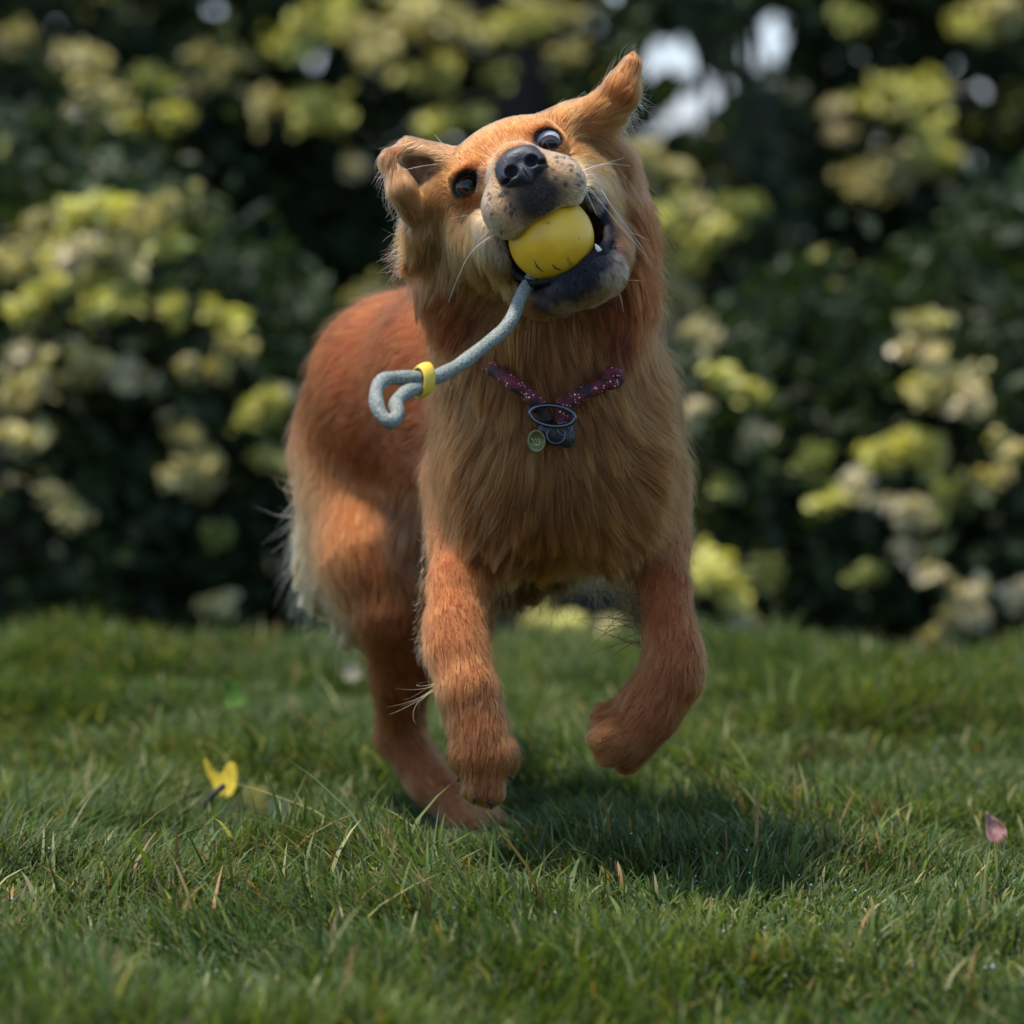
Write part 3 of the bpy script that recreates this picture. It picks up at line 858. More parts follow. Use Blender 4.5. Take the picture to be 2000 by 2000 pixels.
# ---- lips and teeth
M_TOOTH = simple("tooth", (.72, .66, .52), .25, spec=.6, var=.1)
for sa, L_ in ((.027, .0075),):
    b0 = HP(sa, -.120, .050); pth = [b0, b0 + hU * L_ * .5, b0 + hU * L_]
    mesh_py("tooth", *tube(pth, [.0028, .0022, .0006], 10), M_TOOTH, dog)
M_TONGUE = simple("tongue_pink", (.42, .14, .13), .35, spec=.6, bump=.6, bscale=700)
mesh_np("tongue", *small_sdf([pe((0, -.118, .018), (.022, .006, .040), .004)], .0012), M_TONGUE, dog)

# ---- claws
M_CLAW = simple("claw", (.03, .022, .018), .4)
for a_, b_ in (((957, 1560, -.008), (960, 1581, -.008)), ((929, 1552, -.008), (925, 1572, -.008)), ((986, 1508, .004), (1002, 1524, .002)), ((902, 1512, .004), (894, 1528, .002)), ((1172, 1455, .04), (1163, 1466, .045)), ((1190, 1484, .04), (1184, 1497, .045)), ((962, 1612, .365), (976, 1622, .36)), ((944, 1620, .36), (954, 1628, .355))):
    pa, pb = P(*a_), P(*b_)
    mesh_py("claw", *tube([pa, (pa + pb) / 2 + A3(0, -.001, .001), pb], [.003, .0024, .0007], 10), M_CLAW, dog)

# ---- whiskers
def one(pts_, r0, c):
    q = catmull([P(*x) for x in pts_], 5)
    return q, r0, c
WH = [[(985, 450, -.11), (945, 470, -.115), (915, 500, -.12), (893, 545, -.125), (876, 590, -.125)], [(978, 440, -.11), (950, 455, -.115), (932, 475, -.12), (924, 500, -.12)],
      [(938, 418, -.10), (915, 420, -.11), (882, 426, -.115)], [(1130, 335, -.11), (1180, 320, -.11), (1232, 324, -.10)], [(1140, 340, -.11), (1175, 322, -.11), (1220, 308, -.10)],
      [(1175, 370, -.09), (1200, 410, -.1), (1245, 470, -.1), (1275, 520, -.1)], [(1150, 365, -.1), (1210, 440, -.1), (1262, 500, -.1)], [(1190, 530, -.05), (1215, 545, -.07), (1250, 548, -.08)],
      [(1185, 545, -.05), (1210, 575, -.07), (1218, 610, -.07)], [(1130, 350, -.11), (1150, 385, -.12), (1165, 420, -.125)],
      [(975, 430, -.115), (960, 450, -.12), (968, 480, -.12)], [(1195, 470, -.03), (1230, 455, -.04), (1270, 470, -.04)], [(855, 320, -.02), (820, 325, -.03), (790, 332, -.03)], [(878, 292, -.03), (862, 278, -.03), (848, 262, -.02)]]
ws = [catmull([P(*x) for x in w], 6) for w in WH]
k = 13
W2 = []
for w in ws:
    t = np.linspace(0, len(w) - 1, k); i = np.minimum(t.astype(int), len(w) - 2); f = (t - i)[:, None]
    W2.append(w[i] * (1 - f) + w[i + 1] * f)
W2 = np.array(W2)
strands("whiskers", W2, np.linspace(1, .3, k)[None] * .00034 * np.ones((len(W2), 1)), np.tile(A3(.85, .70, .50), (len(W2), 1)), M_FUR, dog)

# ---- collar (cord, flecked), link, rings, tag
M_CORD, nt, b = mat("red_flecked_cord")
tc = nt.nodes.new("ShaderNodeTexCoord"); vo = nt.nodes.new("ShaderNodeTexVoronoi"); vo.inputs["Scale"].default_value = 340
nt.links.new(tc.outputs["Object"], vo.inputs["Vector"])
cr = nt.nodes.new("ShaderNodeValToRGB"); cr.color_ramp.interpolation = 'CONSTANT'
cr.color_ramp.elements[0].color = (.85, .62, .40, 1); cr.color_ramp.elements[1].color = (.12, .006, .018, 1); cr.color_ramp.elements[1].position = .24
nt.links.new(vo.outputs["Distance"], cr.inputs[0])
nz = nt.nodes.new("ShaderNodeTexNoise"); nz.inputs["Scale"].default_value = 70
nt.links.new(tc.outputs["Object"], nz.inputs["Vector"])
cr2 = nt.nodes.new("ShaderNodeValToRGB"); cr2.color_ramp.interpolation = 'CONSTANT'; cr2.color_ramp.elements[1].position = .47
cr2.color_ramp.elements[0].color = (0, 0, 0, 1); cr2.color_ramp.elements[1].color = (1, 1, 1, 1)
nt.links.new(nz.outputs[0], cr2.inputs[0])
mx = nt.nodes.new("ShaderNodeMix"); mx.data_type = 'RGBA'
n9 = nt.nodes.new("ShaderNodeTexNoise"); n9.inputs["Scale"].default_value = 55; nt.links.new(tc.outputs["Object"], n9.inputs["Vector"])
c9 = nt.nodes.new("ShaderNodeValToRGB"); c9.color_ramp.elements[0].position = .45; c9.color_ramp.elements[1].position = .55
c9.color_ramp.elements[0].color = (.010, .008, .010, 1); c9.color_ramp.elements[1].color = (.060, .003, .006, 1)
nt.links.new(n9.outputs[0], c9.inputs[0]); nt.links.new(c9.outputs[0], mx.inputs[6])
nt.links.new(cr2.outputs[0], mx.inputs[0]); nt.links.new(cr.outputs[0], mx.inputs[7]); nt.links.new(mx.outputs[2], b.inputs["Base Color"])
bp = nt.nodes.new("ShaderNodeBump"); bp.inputs["Strength"].default_value = .6; bp.inputs["Distance"].default_value = .001
nt.links.new(vo.outputs["Distance"], bp.inputs["Height"]); nt.links.new(bp.outputs[0], b.inputs["Normal"])
b.inputs["Roughness"].default_value = .75
M_METAL = simple("dark_steel", (.10, .11, .13), .28, metal=1.0)
M_BLACKP = simple("black_plastic", (.012, .013, .016), .35)
def front(px, py, off=.012, d0=-.12):
    """first point of the coat met by a ray into the chest, lifted by off"""
    lo_, hi_ = d0, .30
    for _ in range(60):
        if gs(P(px, py, lo_)[None])[0] < off: break
        lo_ += .006
    return P(px, py, lo_)
FC = .021
cp = [(930, 700), (965, 722), (1000, 748), (1030, 768), (1060, 800), (1068, 822)]
cq = [(1094, 826), (1098, 804), (1120, 778), (1160, 760), (1195, 742), (1225, 715)]
pa = [front(x, y, FC if 995 < x else (.012 if x > 960 else -.008)) for x, y in cp]; pb = [front(x, y, FC if x < 1210 else -.008) for x, y in cq]
ctr = P(1070, 720, .12)
back = [ctr + A3(.1 * math.cos(a), .105 * math.sin(a), .03 + .02 * math.sin(a)) for a in np.linspace(0.15, math.pi - .15, 7)]
loop = catmull(pb[:] + back + pa, 8)
collar = mesh_py("collar", *tube(loop, .0064, 14), M_CORD, dog)
kn = [front(1196 + 11 * math.cos(a), 738 + 11 * math.sin(a), FC + .002) for a in np.linspace(0, 5.6, 12)]
mesh_py("collar_knot", *tube(catmull(kn, 4), .0058, 12), M_CORD, collar)
for s in ((1040, 780, 1046, 800), (1106, 800, 1112, 822)):
    q = catmull([front(s[0] - 12, s[1] - 22, FC), front(s[0], s[1], FC + .003), front(s[2], s[3], FC)], 6)
    mesh_py("collar_strand", *tube(q, .0050, 12), M_CORD, collar)
def ringpath(cx, cy, rx, ry, off, tilt=0, n=36):
    c = front(cx, cy, off); out = []
    for k in range(n + 1):
        a = 2 * math.pi * k / n
        dx, dz = rx * math.cos(a), ry * math.sin(a)
        out.append(c + A3(dx * math.cos(tilt) - dz * math.sin(tilt), .0, dx * math.sin(tilt) + dz * math.cos(tilt)) * S0)
    return out
mesh_py("collar_link", *tube(ringpath(1079, 812, 44, 20, FC + .009, -.12), .0019, 12, cap=False), M_METAL, collar)
mesh_py("split_ring", *tube(ringpath(1086, 851, 18, 15, FC + .006), .0009, 10, cap=False), M_METAL, collar)
mesh_py("split_ring", *tube(ringpath(1103, 838, 14, 13, FC + .004), .0009, 10, cap=False), M_METAL, collar)
c0 = front(1086, 845, FC - .002)
mesh_np("tag_silencer", *small_sdf([dict(t='e', c=c0, r=A3(.017, .004, .012), M=np.eye(3), k=.003, op='add'), dict(t='e', c=c0 + A3(.010, 0, -.006), r=A3(.007, .004, .008), M=np.eye(3), k=.003, op='add')], .0012), M_BLACKP, collar)
# round name tag with raised edge and zigzag mark
M_BRASS = simple("worn_brass", (.16, .15, .07), .45, metal=.8, bump=.8, bscale=300, var=.5)
tc0 = front(1048, 862, FC + .006); V, F = [], []
for j, (rr_, yy) in enumerate(((0, .0004), (.72, .0004), (.80, -.0006), (.97, -.0006), (1, 0), (1, .0014), (0, .0016))):
    for k in range(32):
        a = 2 * math.pi * k / 32
        V.append(tc0 + A3(rr_ * .0080 * math.cos(a), yy, rr_ * .0105 * math.sin(a)))
for j in range(6):
    for k in range(32): F.append([j * 32 + k, j * 32 + (k + 1) % 32, (j + 1) * 32 + (k + 1) % 32, (j + 1) * 32 + k])
tg = mesh_py("name_tag", V, F, M_BRASS, collar)
M_GOLD = simple("gilt_mark", (.45, .42, .10), .4, metal=.6)
zz = [(-.0045, .003), (-.0030, -.001), (-.0012, .0025), (.0006, -.0012), (.0022, .002), (.0035, -.0028), (-.002, -.0038), (.003, -.0045)]
Vz, Fz = tube([tc0 + A3(x, -.0006, z) for x, z in zz], .0005, 6)
mm = bpy.data.meshes.new("name_tag_mark")
# the mark belongs to the tag: joined into the tag's mesh with its own material slot
me = tg.data; me.materials.append(M_GOLD)
import bmesh
bm = bmesh.new(); bm.from_mesh(me); vs = [bm.verts.new(v) for v in Vz]
for f in fix_f(Fz):
    if len(f) > 2:
        fc = bm.faces.new([vs[i] for i in f]); fc.material_index = 1; fc.smooth = True
bm.to_mesh(me); bm.free(); bpy.data.meshes.remove(mm)

# =================================================================== BALL ON A ROPE
toy = empty("ball_on_rope", tuple(BALL))
tag(toy, "yellow rubber ball on a pale grey braided rope held in the dog's open mouth", "dog toy")
M_BALL, nt, b = mat("yellow_rubber")
tc = nt.nodes.new("ShaderNodeTexCoord"); nz = nt.nodes.new("ShaderNodeTexNoise"); nz.inputs["Scale"].default_value = 22; nz.inputs["Detail"].default_value = 6
nt.links.new(tc.outputs["Object"], nz.inputs["Vector"])
cr = nt.nodes.new("ShaderNodeValToRGB")
cr.color_ramp.elements[0].color = (.55, .27, .010, 1); cr.color_ramp.elements[0].position = .3
cr.color_ramp.elements[1].color = (.84, .46, .022, 1); cr.color_ramp.elements[1].position = .62
nt.links.new(nz.outputs[0], cr.inputs[0])
n2 = nt.nodes.new("ShaderNodeTexNoise"); n2.inputs["Scale"].default_value = 160
nt.links.new(tc.outputs["Object"], n2.inputs["Vector"])
c2 = nt.nodes.new("ShaderNodeValToRGB"); c2.color_ramp.elements[0].position = .27; c2.color_ramp.elements[1].position = .33
c2.color_ramp.elements[0].color = (.25, .18, .08, 1); c2.color_ramp.elements[1].color = (1, 1, 1, 1)
nt.links.new(n2.outputs[0], c2.inputs[0])
mx = nt.nodes.new("ShaderNodeMix"); mx.data_type = 'RGBA'; mx.blend_type = 'MULTIPLY'; mx.inputs[0].default_value = .6
nt.links.new(cr.outputs[0], mx.inputs[6]); nt.links.new(c2.outputs[0], mx.inputs[7]); nt.links.new(mx.outputs[2], b.inputs["Base Color"])
b.inputs["Roughness"].default_value = .42
bp = nt.nodes.new("ShaderNodeBump"); bp.inputs["Strength"].default_value = .15; bp.inputs["Distance"].default_value = .001
nt.links.new(n2.outputs[0], bp.inputs["Height"]); nt.links.new(bp.outputs[0], b.inputs["Normal"])
ball = uv_sphere("ball", BALL, BR, M_BALL, toy, 64, 40)
# two small moulded slots near the rope hole
M_SLOT = simple("dark_slot", (.03, .025, .01), .8)
def on_ball(px, py, off=.0):
    o = P(px, py, -.2); d = nrm(o - CAM); oc = CAM - BALL; bq = oc @ d; disc = bq * bq - (oc @ oc - BR ** 2)
    if disc < 0: disc = 0
    q = CAM + d * (-bq - math.sqrt(disc)); return BALL + nrm(q - BALL) * (BR + off)
for seg in (((1043, 508), (1050, 522), (1062, 531)), ((1078, 516), (1086, 524), (1096, 527))):
    mesh_py("slot", *tube([on_ball(x, y, -.0003) for x, y in seg], [.0005, .0011, .0005], 8), M_SLOT, toy)
M_ROPE, nt, b = mat("grey_braided_rope")
b.inputs["Roughness"].default_value = .7
tc = nt.nodes.new("ShaderNodeTexCoord")
vo = nt.nodes.new("ShaderNodeTexVoronoi"); vo.inputs["Scale"].default_value = 480
nt.links.new(tc.outputs["Object"], vo.inputs["Vector"])
cr = nt.nodes.new("ShaderNodeValToRGB"); cr.color_ramp.elements[0].color = (.30, .32, .28, 1); cr.color_ramp.elements[1].color = (.12, .135, .115, 1); cr.color_ramp.elements[1].position = .7
nt.links.new(vo.outputs["Distance"], cr.inputs[0]); nt.links.new(cr.outputs[0], b.inputs["Base Color"])
bp = nt.nodes.new("ShaderNodeBump"); bp.inputs["Strength"].default_value = .7; bp.inputs["Distance"].default_value = .0008; bp.invert = True
nt.links.new(vo.outputs["Distance"], bp.inputs["Height"]); nt.links.new(bp.outputs[0], b.inputs["Normal"])
rp = [on_ball(1046, 535, -.010), P(1036, 548, -.085), P(1018, 580, -.10), P(1000, 622, -.115), P(978, 650, -.125), P(940, 680, -.145), P(906, 707, -.165), P(880, 722, -.18), P(846, 738, -.20),
      P(812, 738, -.215), P(775, 738, -.225), P(750, 742, -.235), P(736, 760, -.245), P(736, 790, -.255), P(748, 815, -.262), P(765, 823, -.262), P(776, 808, -.255), P(773, 788, -.245), P(788, 770, -.232), P(812, 758, -.218), P(838, 746, -.204)]
rc = catmull(rp, 7)
rr_ = np.full(len(rc), .0060); tt = np.linspace(0, 1, len(rc)); rr_ += .0004 * np.sin(tt * 70) * (tt > .2)
mesh_py("rope", *tube(rc, rr_, 18), M_ROPE, toy)
M_BAND = simple("yellow_band", (.70, .46, .04), .5, bump=.3, bscale=250)
bc = P(826, 743, -.21)
ax = nrm(P(850, 735, -.20) - P(800, 758, -.22)); up_ = nrm(A3(0.1, 0, 1) - ax * ((A3(.1, 0, 1)) @ ax)); sd_ = np.cross(ax, up_)
V, F = [], []
for j in range(7):
    for k in range(28):
        a = 2 * math.pi * k / 28; w = (j / 6 - .5) * 2
        rad_u, rad_s = .0128, .0082
        bul = 1 - .10 * w * w
        V.append(bc + ax * (w * .0062 + .0035 * math.sin(a)) + up_ * math.sin(a) * rad_u * bul + sd_ * math.cos(a) * rad_s * bul)
for j in range(6):
    for k in range(28): F.append([j * 28 + k, j * 28 + (k + 1) % 28, (j + 1) * 28 + (k + 1) % 28, (j + 1) * 28 + k])
bo = mesh_py("band", V, F, M_BAND, toy)
sol = bo.modifiers.new("thick", 'SOLIDIFY'); sol.thickness = .0014

# =================================================================== FALLEN LEAVES, TWIG
def leaf_mesh(name, outline, origin, U, Wv_, N_, curl, m, fold=0.0, scale=1.0):
    """lobed leaf: fan of rings from the middle of the outline, curled and veined"""
    out = catmull([A3(x, y, 0) for x, y in outline + [outline[0]]], 5)[:-1]
    n = len(out); V, F = [], []
    rings = [0, .3, .6, .85, 1.0]
    for j, s in enumerate(rings):
        for k in range(n):
            x, y = out[k][0] * s, out[k][1] * s
            z = curl * (x * x + y * y) + fold * abs(x) + .015 * math.sin(14 * x + 6 * y)
            V.append(A3(*origin) + (U * x + Wv_ * y + N_ * z) * scale)
    for j in range(len(rings) - 1):
        for k in range(n): F.append([j * n + k, j * n + (k + 1) % n, (j + 1) * n + (k + 1) % n, (j + 1) * n + k])
    o = mesh_py(name, V, F, m)
    s = o.modifiers.new("thick", 'SOLIDIFY'); s.thickness = .0004
    return o
def leaf_mat(name, c1, c2, spot, sc_=90):
    m, nt, b = mat(name)
    tc = nt.nodes.new("ShaderNodeTexCoord"); a = nt.nodes.new("ShaderNodeTexNoise"); a.inputs["Scale"].default_value = sc_ * .4
    nt.links.new(tc.outputs["Object"], a.inputs["Vector"])
    cr = nt.nodes.new("ShaderNodeValToRGB"); cr.color_ramp.elements[0].color = (*c1, 1); cr.color_ramp.elements[0].position = .4
    cr.color_ramp.elements[1].color = (*c2, 1); cr.color_ramp.elements[1].position = .6
    nt.links.new(a.outputs[0], cr.inputs[0])
    n2 = nt.nodes.new("ShaderNodeTexNoise"); n2.inputs["Scale"].default_value = sc_ * 3
    nt.links.new(tc.outputs["Object"], n2.inputs["Vector"])
    c2_ = nt.nodes.new("ShaderNodeValToRGB"); c2_.color_ramp.elements[0].position = .33; c2_.color_ramp.elements[1].position = .38
    nt.links.new(n2.outputs[0], c2_.inputs[0])
    mx = nt.nodes.new("ShaderNodeMix"); mx.data_type = 'RGBA'; mx.inputs[6].default_value = (*spot, 1)
    nt.links.new(c2_.outputs[0], mx.inputs[0]); nt.links.new(cr.outputs[0], mx.inputs[7]); nt.links.new(mx.outputs[2], b.inputs["Base Color"])
    b.inputs["Roughness"].default_value = .6; b.inputs["Specular IOR Level"].default_value = .12
    tr = nt.nodes.new("ShaderNodeBsdfTranslucent"); nt.links.new(mx.outputs[2], tr.inputs["Color"])
    ms = nt.nodes.new("ShaderNodeMixShader"); ms.inputs[0].default_value = .3
    nt.links.new(b.outputs[0], ms.inputs[1]); nt.links.new(tr.outputs[0], ms.inputs[2]); nt.links.new(ms.outputs[0], nt.nodes["Material Output"].inputs["Surface"])
    return m
blunt = [(0, -.9), (.3, -.85), (.62, -.7), (.72, -.4), (.6, -.1), (.7, .2), (.62, .5), (.35, .62), (.1, .55), (-.05, .75), (-.3, .95), (-.42, .6), (-.5, .3), (-.62, 0), (-.5, -.3), (-.55, -.6), (-.35, -.85)]
maple = [(0, -1), (.35, -.75), (.85, -.7), (.6, -.3), (1.0, .15), (.55, .2), (.45, .75), (.15, .45), (0, 1.15), (-.18, .45), (-.5, .7), (-.5, .2), (-1.0, .2), (-.65, -.25), (-.8, -.7), (-.35, -.72)]
M_Y = leaf_mat("yellow_leaf", (.40, .30, .025), (.52, .40, .04), (.08, .03, .02))
M_YG = leaf_mat("yellow_green_leaf", (.035, .05, .010), (.10, .10, .015), (.04, .03, .01))
M_BR = leaf_mat("brown_leaf", (.16, .07, .06), (.36, .22, .22), (.05, .03, .03), 160)
gy = G(440, 1560); dd = gy[1]
o = leaf_mesh("fallen_leaf", [(0, -1), (.35, -.7), (.55, -.2), (.62, .3), (.5, .62), (.2, .62), (-.05, .4), (-.3, .6), (-.62, 1.1), (-.66, .5), (-.5, 0), (-.45, -.5), (-.2, -.8)], P(438, 1528, dd - .005), A3(.9, .2, .3), A3(-.2, .6, .75), A3(-.03, -.735, .58), .25, M_Y, .25, .0255)
tag(o, "bright yellow fallen leaf with brown spots standing upright in the grass", "leaf", "fallen leaves on the lawn")
gy = G(500, 1590)
o = leaf_mesh("fallen_leaf", blunt, P(494, 1560, gy[1] - .01), A3(.9, -.3, .05), A3(.1, .55, .8), A3(-.1, -.8, .55), -.2, M_YG, .12, .0260)
tag(o, "yellow green fallen leaf lying flat against the upright yellow one", "leaf", "fallen leaves on the lawn")
gy = G(1942, 1660)
o = leaf_mesh("fallen_leaf", [(0, -1), (.45, -.95), (.6, -.3), (.45, .3), (.1, .75), (-.2, 1.0), (-.35, .4), (-.5, -.3), (-.42, -.9)], P(1941, 1625, gy[1] - .01), A3(.95, .1, .25), A3(-.2, .55, .8), A3(-.05, -.8, .55), .5, M_BR, .7, .0175)
tag(o, "small curled purplish brown leaf near the right edge of the lawn", "leaf", "fallen leaves on the lawn")
M_PALE = leaf_mat("pale_leaf", (.26, .24, .16), (.34, .31, .22), (.2, .17, .10))
o = leaf_mesh("fallen_leaf", maple, P(687, 1310, 1.35), A3(.9, .1, .2), A3(-.2, .3, .9), A3(0, -1, .1), .3, M_PALE, .1, .016)
tag(o, "pale cream leaf caught in the blurred grass left of the dog's hind leg", "leaf", "fallen leaves on the lawn")
M_GL = leaf_mat("green_leaf", (.06, .13, .02), (.09, .18, .03), (.05, .09, .02))
o = leaf_mesh("weed_leaf", blunt, P(455, 1355, .95), A3(.9, .1, .2), A3(-.2, .3, .9), A3(0, -1, .1), .3, M_GL, .1, .020)
tag(o, "broad bright green weed leaf in the grass behind the yellow leaf", "leaf")
M_TW = simple("dark_twig", (.02, .016, .014), .8, bump=1, bscale=200)
V, F = tube(catmull([P(390, 1575, .42), P(410, 1558, .42), P(425, 1545, .42), P(437, 1535, .425)], 4), [.003] * 13, 10)
tag(mesh_py("twig", V, F, M_TW), "short black wet twig touching the upright yellow leaf", "twig")

# =================================================================== TREES AND BUSHES
# openings between the crowns through which the sky shows: (x/y ratio, height ratio) directions from the lawn
OPEN = [((1322, 105), (48, 44)), ((1395, 165), (40, 30)), ((1500, 80), (36, 52)), ((1470, 115), (36, 28)), ((1300, 245), (40, 24)), ((1345, 222), (40, 36)), ((1245, 262), (24, 20)), ((1375, 190), (36, 26)),
        ((1052, 178), (26, 22)), ((622, 126), (22, 18)), ((738, 200), (24, 20)), ((415, 20), (26, 18)), ((1590, 105), (10, 8)), ((1270, 130), (20, 30)), ((1525, 45), (20, 22)),
        ((528, 275), (12, 10)), ((1180, 85), (16, 12)), ((1362, 45), (14, 12)), ((120, 5), (16, 10)), ((1430, 88), (16, 14))]
def in_opening(c, pad=0):
    d = c[:, 1] + 4.0
    ux = c[:, 0] / d / PX + 1000
    uy = 400 - (c[:, 2] - CAM[2]) / d / PX
    m = np.zeros(len(c), bool)
    for (cx, cyy), (rx, ry) in OPEN:
        rx, ry = rx * 1.15, ry * 1.15
        m |= ((ux - cx) / (rx + pad)) ** 2 + ((uy - cyy) / (ry + pad)) ** 2 < 1
    return m

def leaves(centers, size, seed, cols, up=.3):
    """kite shaped folded leaves, five corners each"""
    r = np.random.default_rng(seed); n = len(centers)
    ax_ = nrm(r.normal(0, 1, (n, 3)) + A3(0, 0, -.3)); nn_ = nrm(r.normal(0, 1, (n, 3)) + A3(0, -.25, up + .4))
    sd = nrm(np.cross(ax_, nn_)); nn_ = np.cross(sd, ax_)
    s = size * r.uniform(.6, 1.3, (n, 1))
    V = np.zeros((n, 6, 3))
    V[:, 0] = centers - ax_ * s * .5
    V[:, 1] = centers - ax_ * s * .1 + sd * s * .30 + nn_ * s * .08
    V[:, 2] = centers + ax_ * s * .25 + sd * s * .24 + nn_ * s * .06
    V[:, 3] = centers + ax_ * s * .55
    V[:, 4] = centers + ax_ * s * .25 - sd * s * .24 + nn_ * s * .06
    V[:, 5] = centers - ax_ * s * .1 - sd * s * .30 + nn_ * s * .08
    q = np.array([[0, 1, 2, 3], [0, 3, 4, 5]])
    F = (np.arange(n)[:, None, None] * 6 + q).reshape(-1, 4)
    return V.reshape(-1, 3), F, np.repeat(cols, 6, 0)

GREENS = dict(dim=A3(.22, .21, .075), yellow=A3(.34, .32, .095), olive=A3(.29, .25, .13), mid=A3(.10, .12, .030), dark=A3(.024, .040, .013), grey=A3(.38, .32, .24), blue=A3(.024, .044, .024))  # grey holds the sky sheen of glossy leaves as leaf colour

def bush(name, x, y, w, h, dep, sprays, inner, seed, label, cat, tone, inner_tone='dark', leaf=.05, trunk=True, base=0.0, bright=1.0, group=None):
    """trunk with limbs, dense inner foliage coloured dark for shade, and leafy sprays coloured brighter for sun"""
    r = np.random.default_rng(seed)
    root = empty(name, (x, y, 0)); tag(root, label, cat, group)
    base = base - .30
    c0 = A3(x, y, base + (h - base) * .5); R_ = A3(w / 2, dep / 2, (h - base) / 2)
    # inner mass
    inner = int(inner * 2.2)
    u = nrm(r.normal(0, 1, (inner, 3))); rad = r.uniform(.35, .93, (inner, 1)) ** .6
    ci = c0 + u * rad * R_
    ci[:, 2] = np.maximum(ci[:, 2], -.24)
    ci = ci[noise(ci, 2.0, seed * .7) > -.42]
    ti = GREENS[inner_tone] * r.uniform(.6, 1.5, (len(ci), 1))  # crown's inner shade put into a dark leaf colour
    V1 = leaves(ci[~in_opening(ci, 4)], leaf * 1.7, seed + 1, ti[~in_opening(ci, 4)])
    # sprays
    cen, tcol = [], []
    for sp in sprays:
        px, py, rad, cnt, tn = sp; cnt = int(cnt * 3.2)
        # a spray on the crown's camera-side shell, where the photo shows one
        d = max(6.35, y + 4 - dep * .5 * r.uniform(.95, 1.35))
        cx = (px - 1000) * PX * d; cz = CAM[2] + (400 - py) * PX * d; rr = rad * PX * d
        ang = r.uniform(-.6, .6)
        nsub = 5; sc0 = nrm(r.normal(0, 1, (nsub, 3))) * r.uniform(.2, 1.0, (nsub, 1)) * rr * A3(1.0, .7, .7); sr = r.uniform(.25, .6, nsub) * rr
        wh = r.integers(0, nsub, cnt)
        k = sc0[wh] + nrm(r.normal(0, 1, (cnt, 3))) * (r.random((cnt, 1)) ** .6) * sr[wh][:, None] * A3(1.3, 1.0, .8)
        loose = r.random(cnt) < .12; k[loose] *= 1.5
        k[:, 2] += k[:, 0] * math.sin(ang) * .5
        k = k + A3(cx, d - 4, cz); cen.append(k)
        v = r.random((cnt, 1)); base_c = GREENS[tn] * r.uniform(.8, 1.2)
        tcol.append((base_c * (1 - v * .35) + GREENS['yellow'] * v * .35) * r.uniform(.7, 1.35, (cnt, 1)) * bright)  # spray colour raised by a factor to stand for sunlight
    nrand = int(w * h * 27)
    for _ in range(nrand):
        u = nrm(r.normal(0, 1, 3)); q = c0 + u * R_ * r.uniform(.85, 1.05)
        if q[2] < -.2: continue
        cnt = r.integers(12, 40)
        k = nrm(r.normal(0, 1, (cnt, 3))) * (r.random((cnt, 1)) ** .5) * r.uniform(.05, .16) + q
        cen.append(k); tcol.append(GREENS[r.choice([tone, 'dim', 'mid', 'dark', 'blue'], p=[.22, .24, .24, .17, .13])] * r.uniform(.6, 1.2, (cnt, 1)))
    cen = np.vstack(cen); tcol = np.vstack(tcol)
    ok = (~in_opening(cen, 2)) & (cen[:, 2] > -.24)
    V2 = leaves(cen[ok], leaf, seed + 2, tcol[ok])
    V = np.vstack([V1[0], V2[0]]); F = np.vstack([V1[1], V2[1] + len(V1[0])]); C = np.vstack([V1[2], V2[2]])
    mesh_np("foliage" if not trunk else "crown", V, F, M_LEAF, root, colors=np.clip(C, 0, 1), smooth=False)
    # trunk and limbs
    TV, TF = [], []
    def add(V_, F_):
        o_ = len(TV); TV.extend(V_); TF.extend([[i + o_ for i in f] for f in F_])
    nst = 1 if h > 2.2 else 4
    for s in range(nst):
        bx = x + (0 if nst == 1 else r.uniform(-.2, .2) * w); by = y + r.uniform(-.1, .1) * dep
        top = A3(bx + r.uniform(-.15, .15) * w, by, h * .75)
        tr0 = .05 * h ** .7 if nst == 1 else .016
        tp = catmull([A3(bx, by, -.30), A3(bx + r.uniform(-.05, .05), by, h * .25), A3(bx + r.uniform(-.1, .1), by, h * .5), top], 5)
        add(*tube(tp, np.linspace(tr0, tr0 * .3, len(tp)), 10))
        for l in range(6):
            i = int(len(tp) * r.uniform(.3, .9)); e = c0 + nrm(r.normal(0, 1, 3) * A3(1, 1, .6)) * R_ * .8
            if e[2] < .1: e[2] = .3
            lp = catmull([tp[i], (tp[i] + e) / 2 + A3(0, 0, .05), e], 4)
            lv = np.array(lp)
            if in_opening(lv, 2).any(): continue
            add(*tube(lp, np.linspace(tr0 * .4, tr0 * .1, len(lp)), 7))
    mesh_py("trunk" if trunk else "stems", TV, TF, M_BARK, root)
    return root

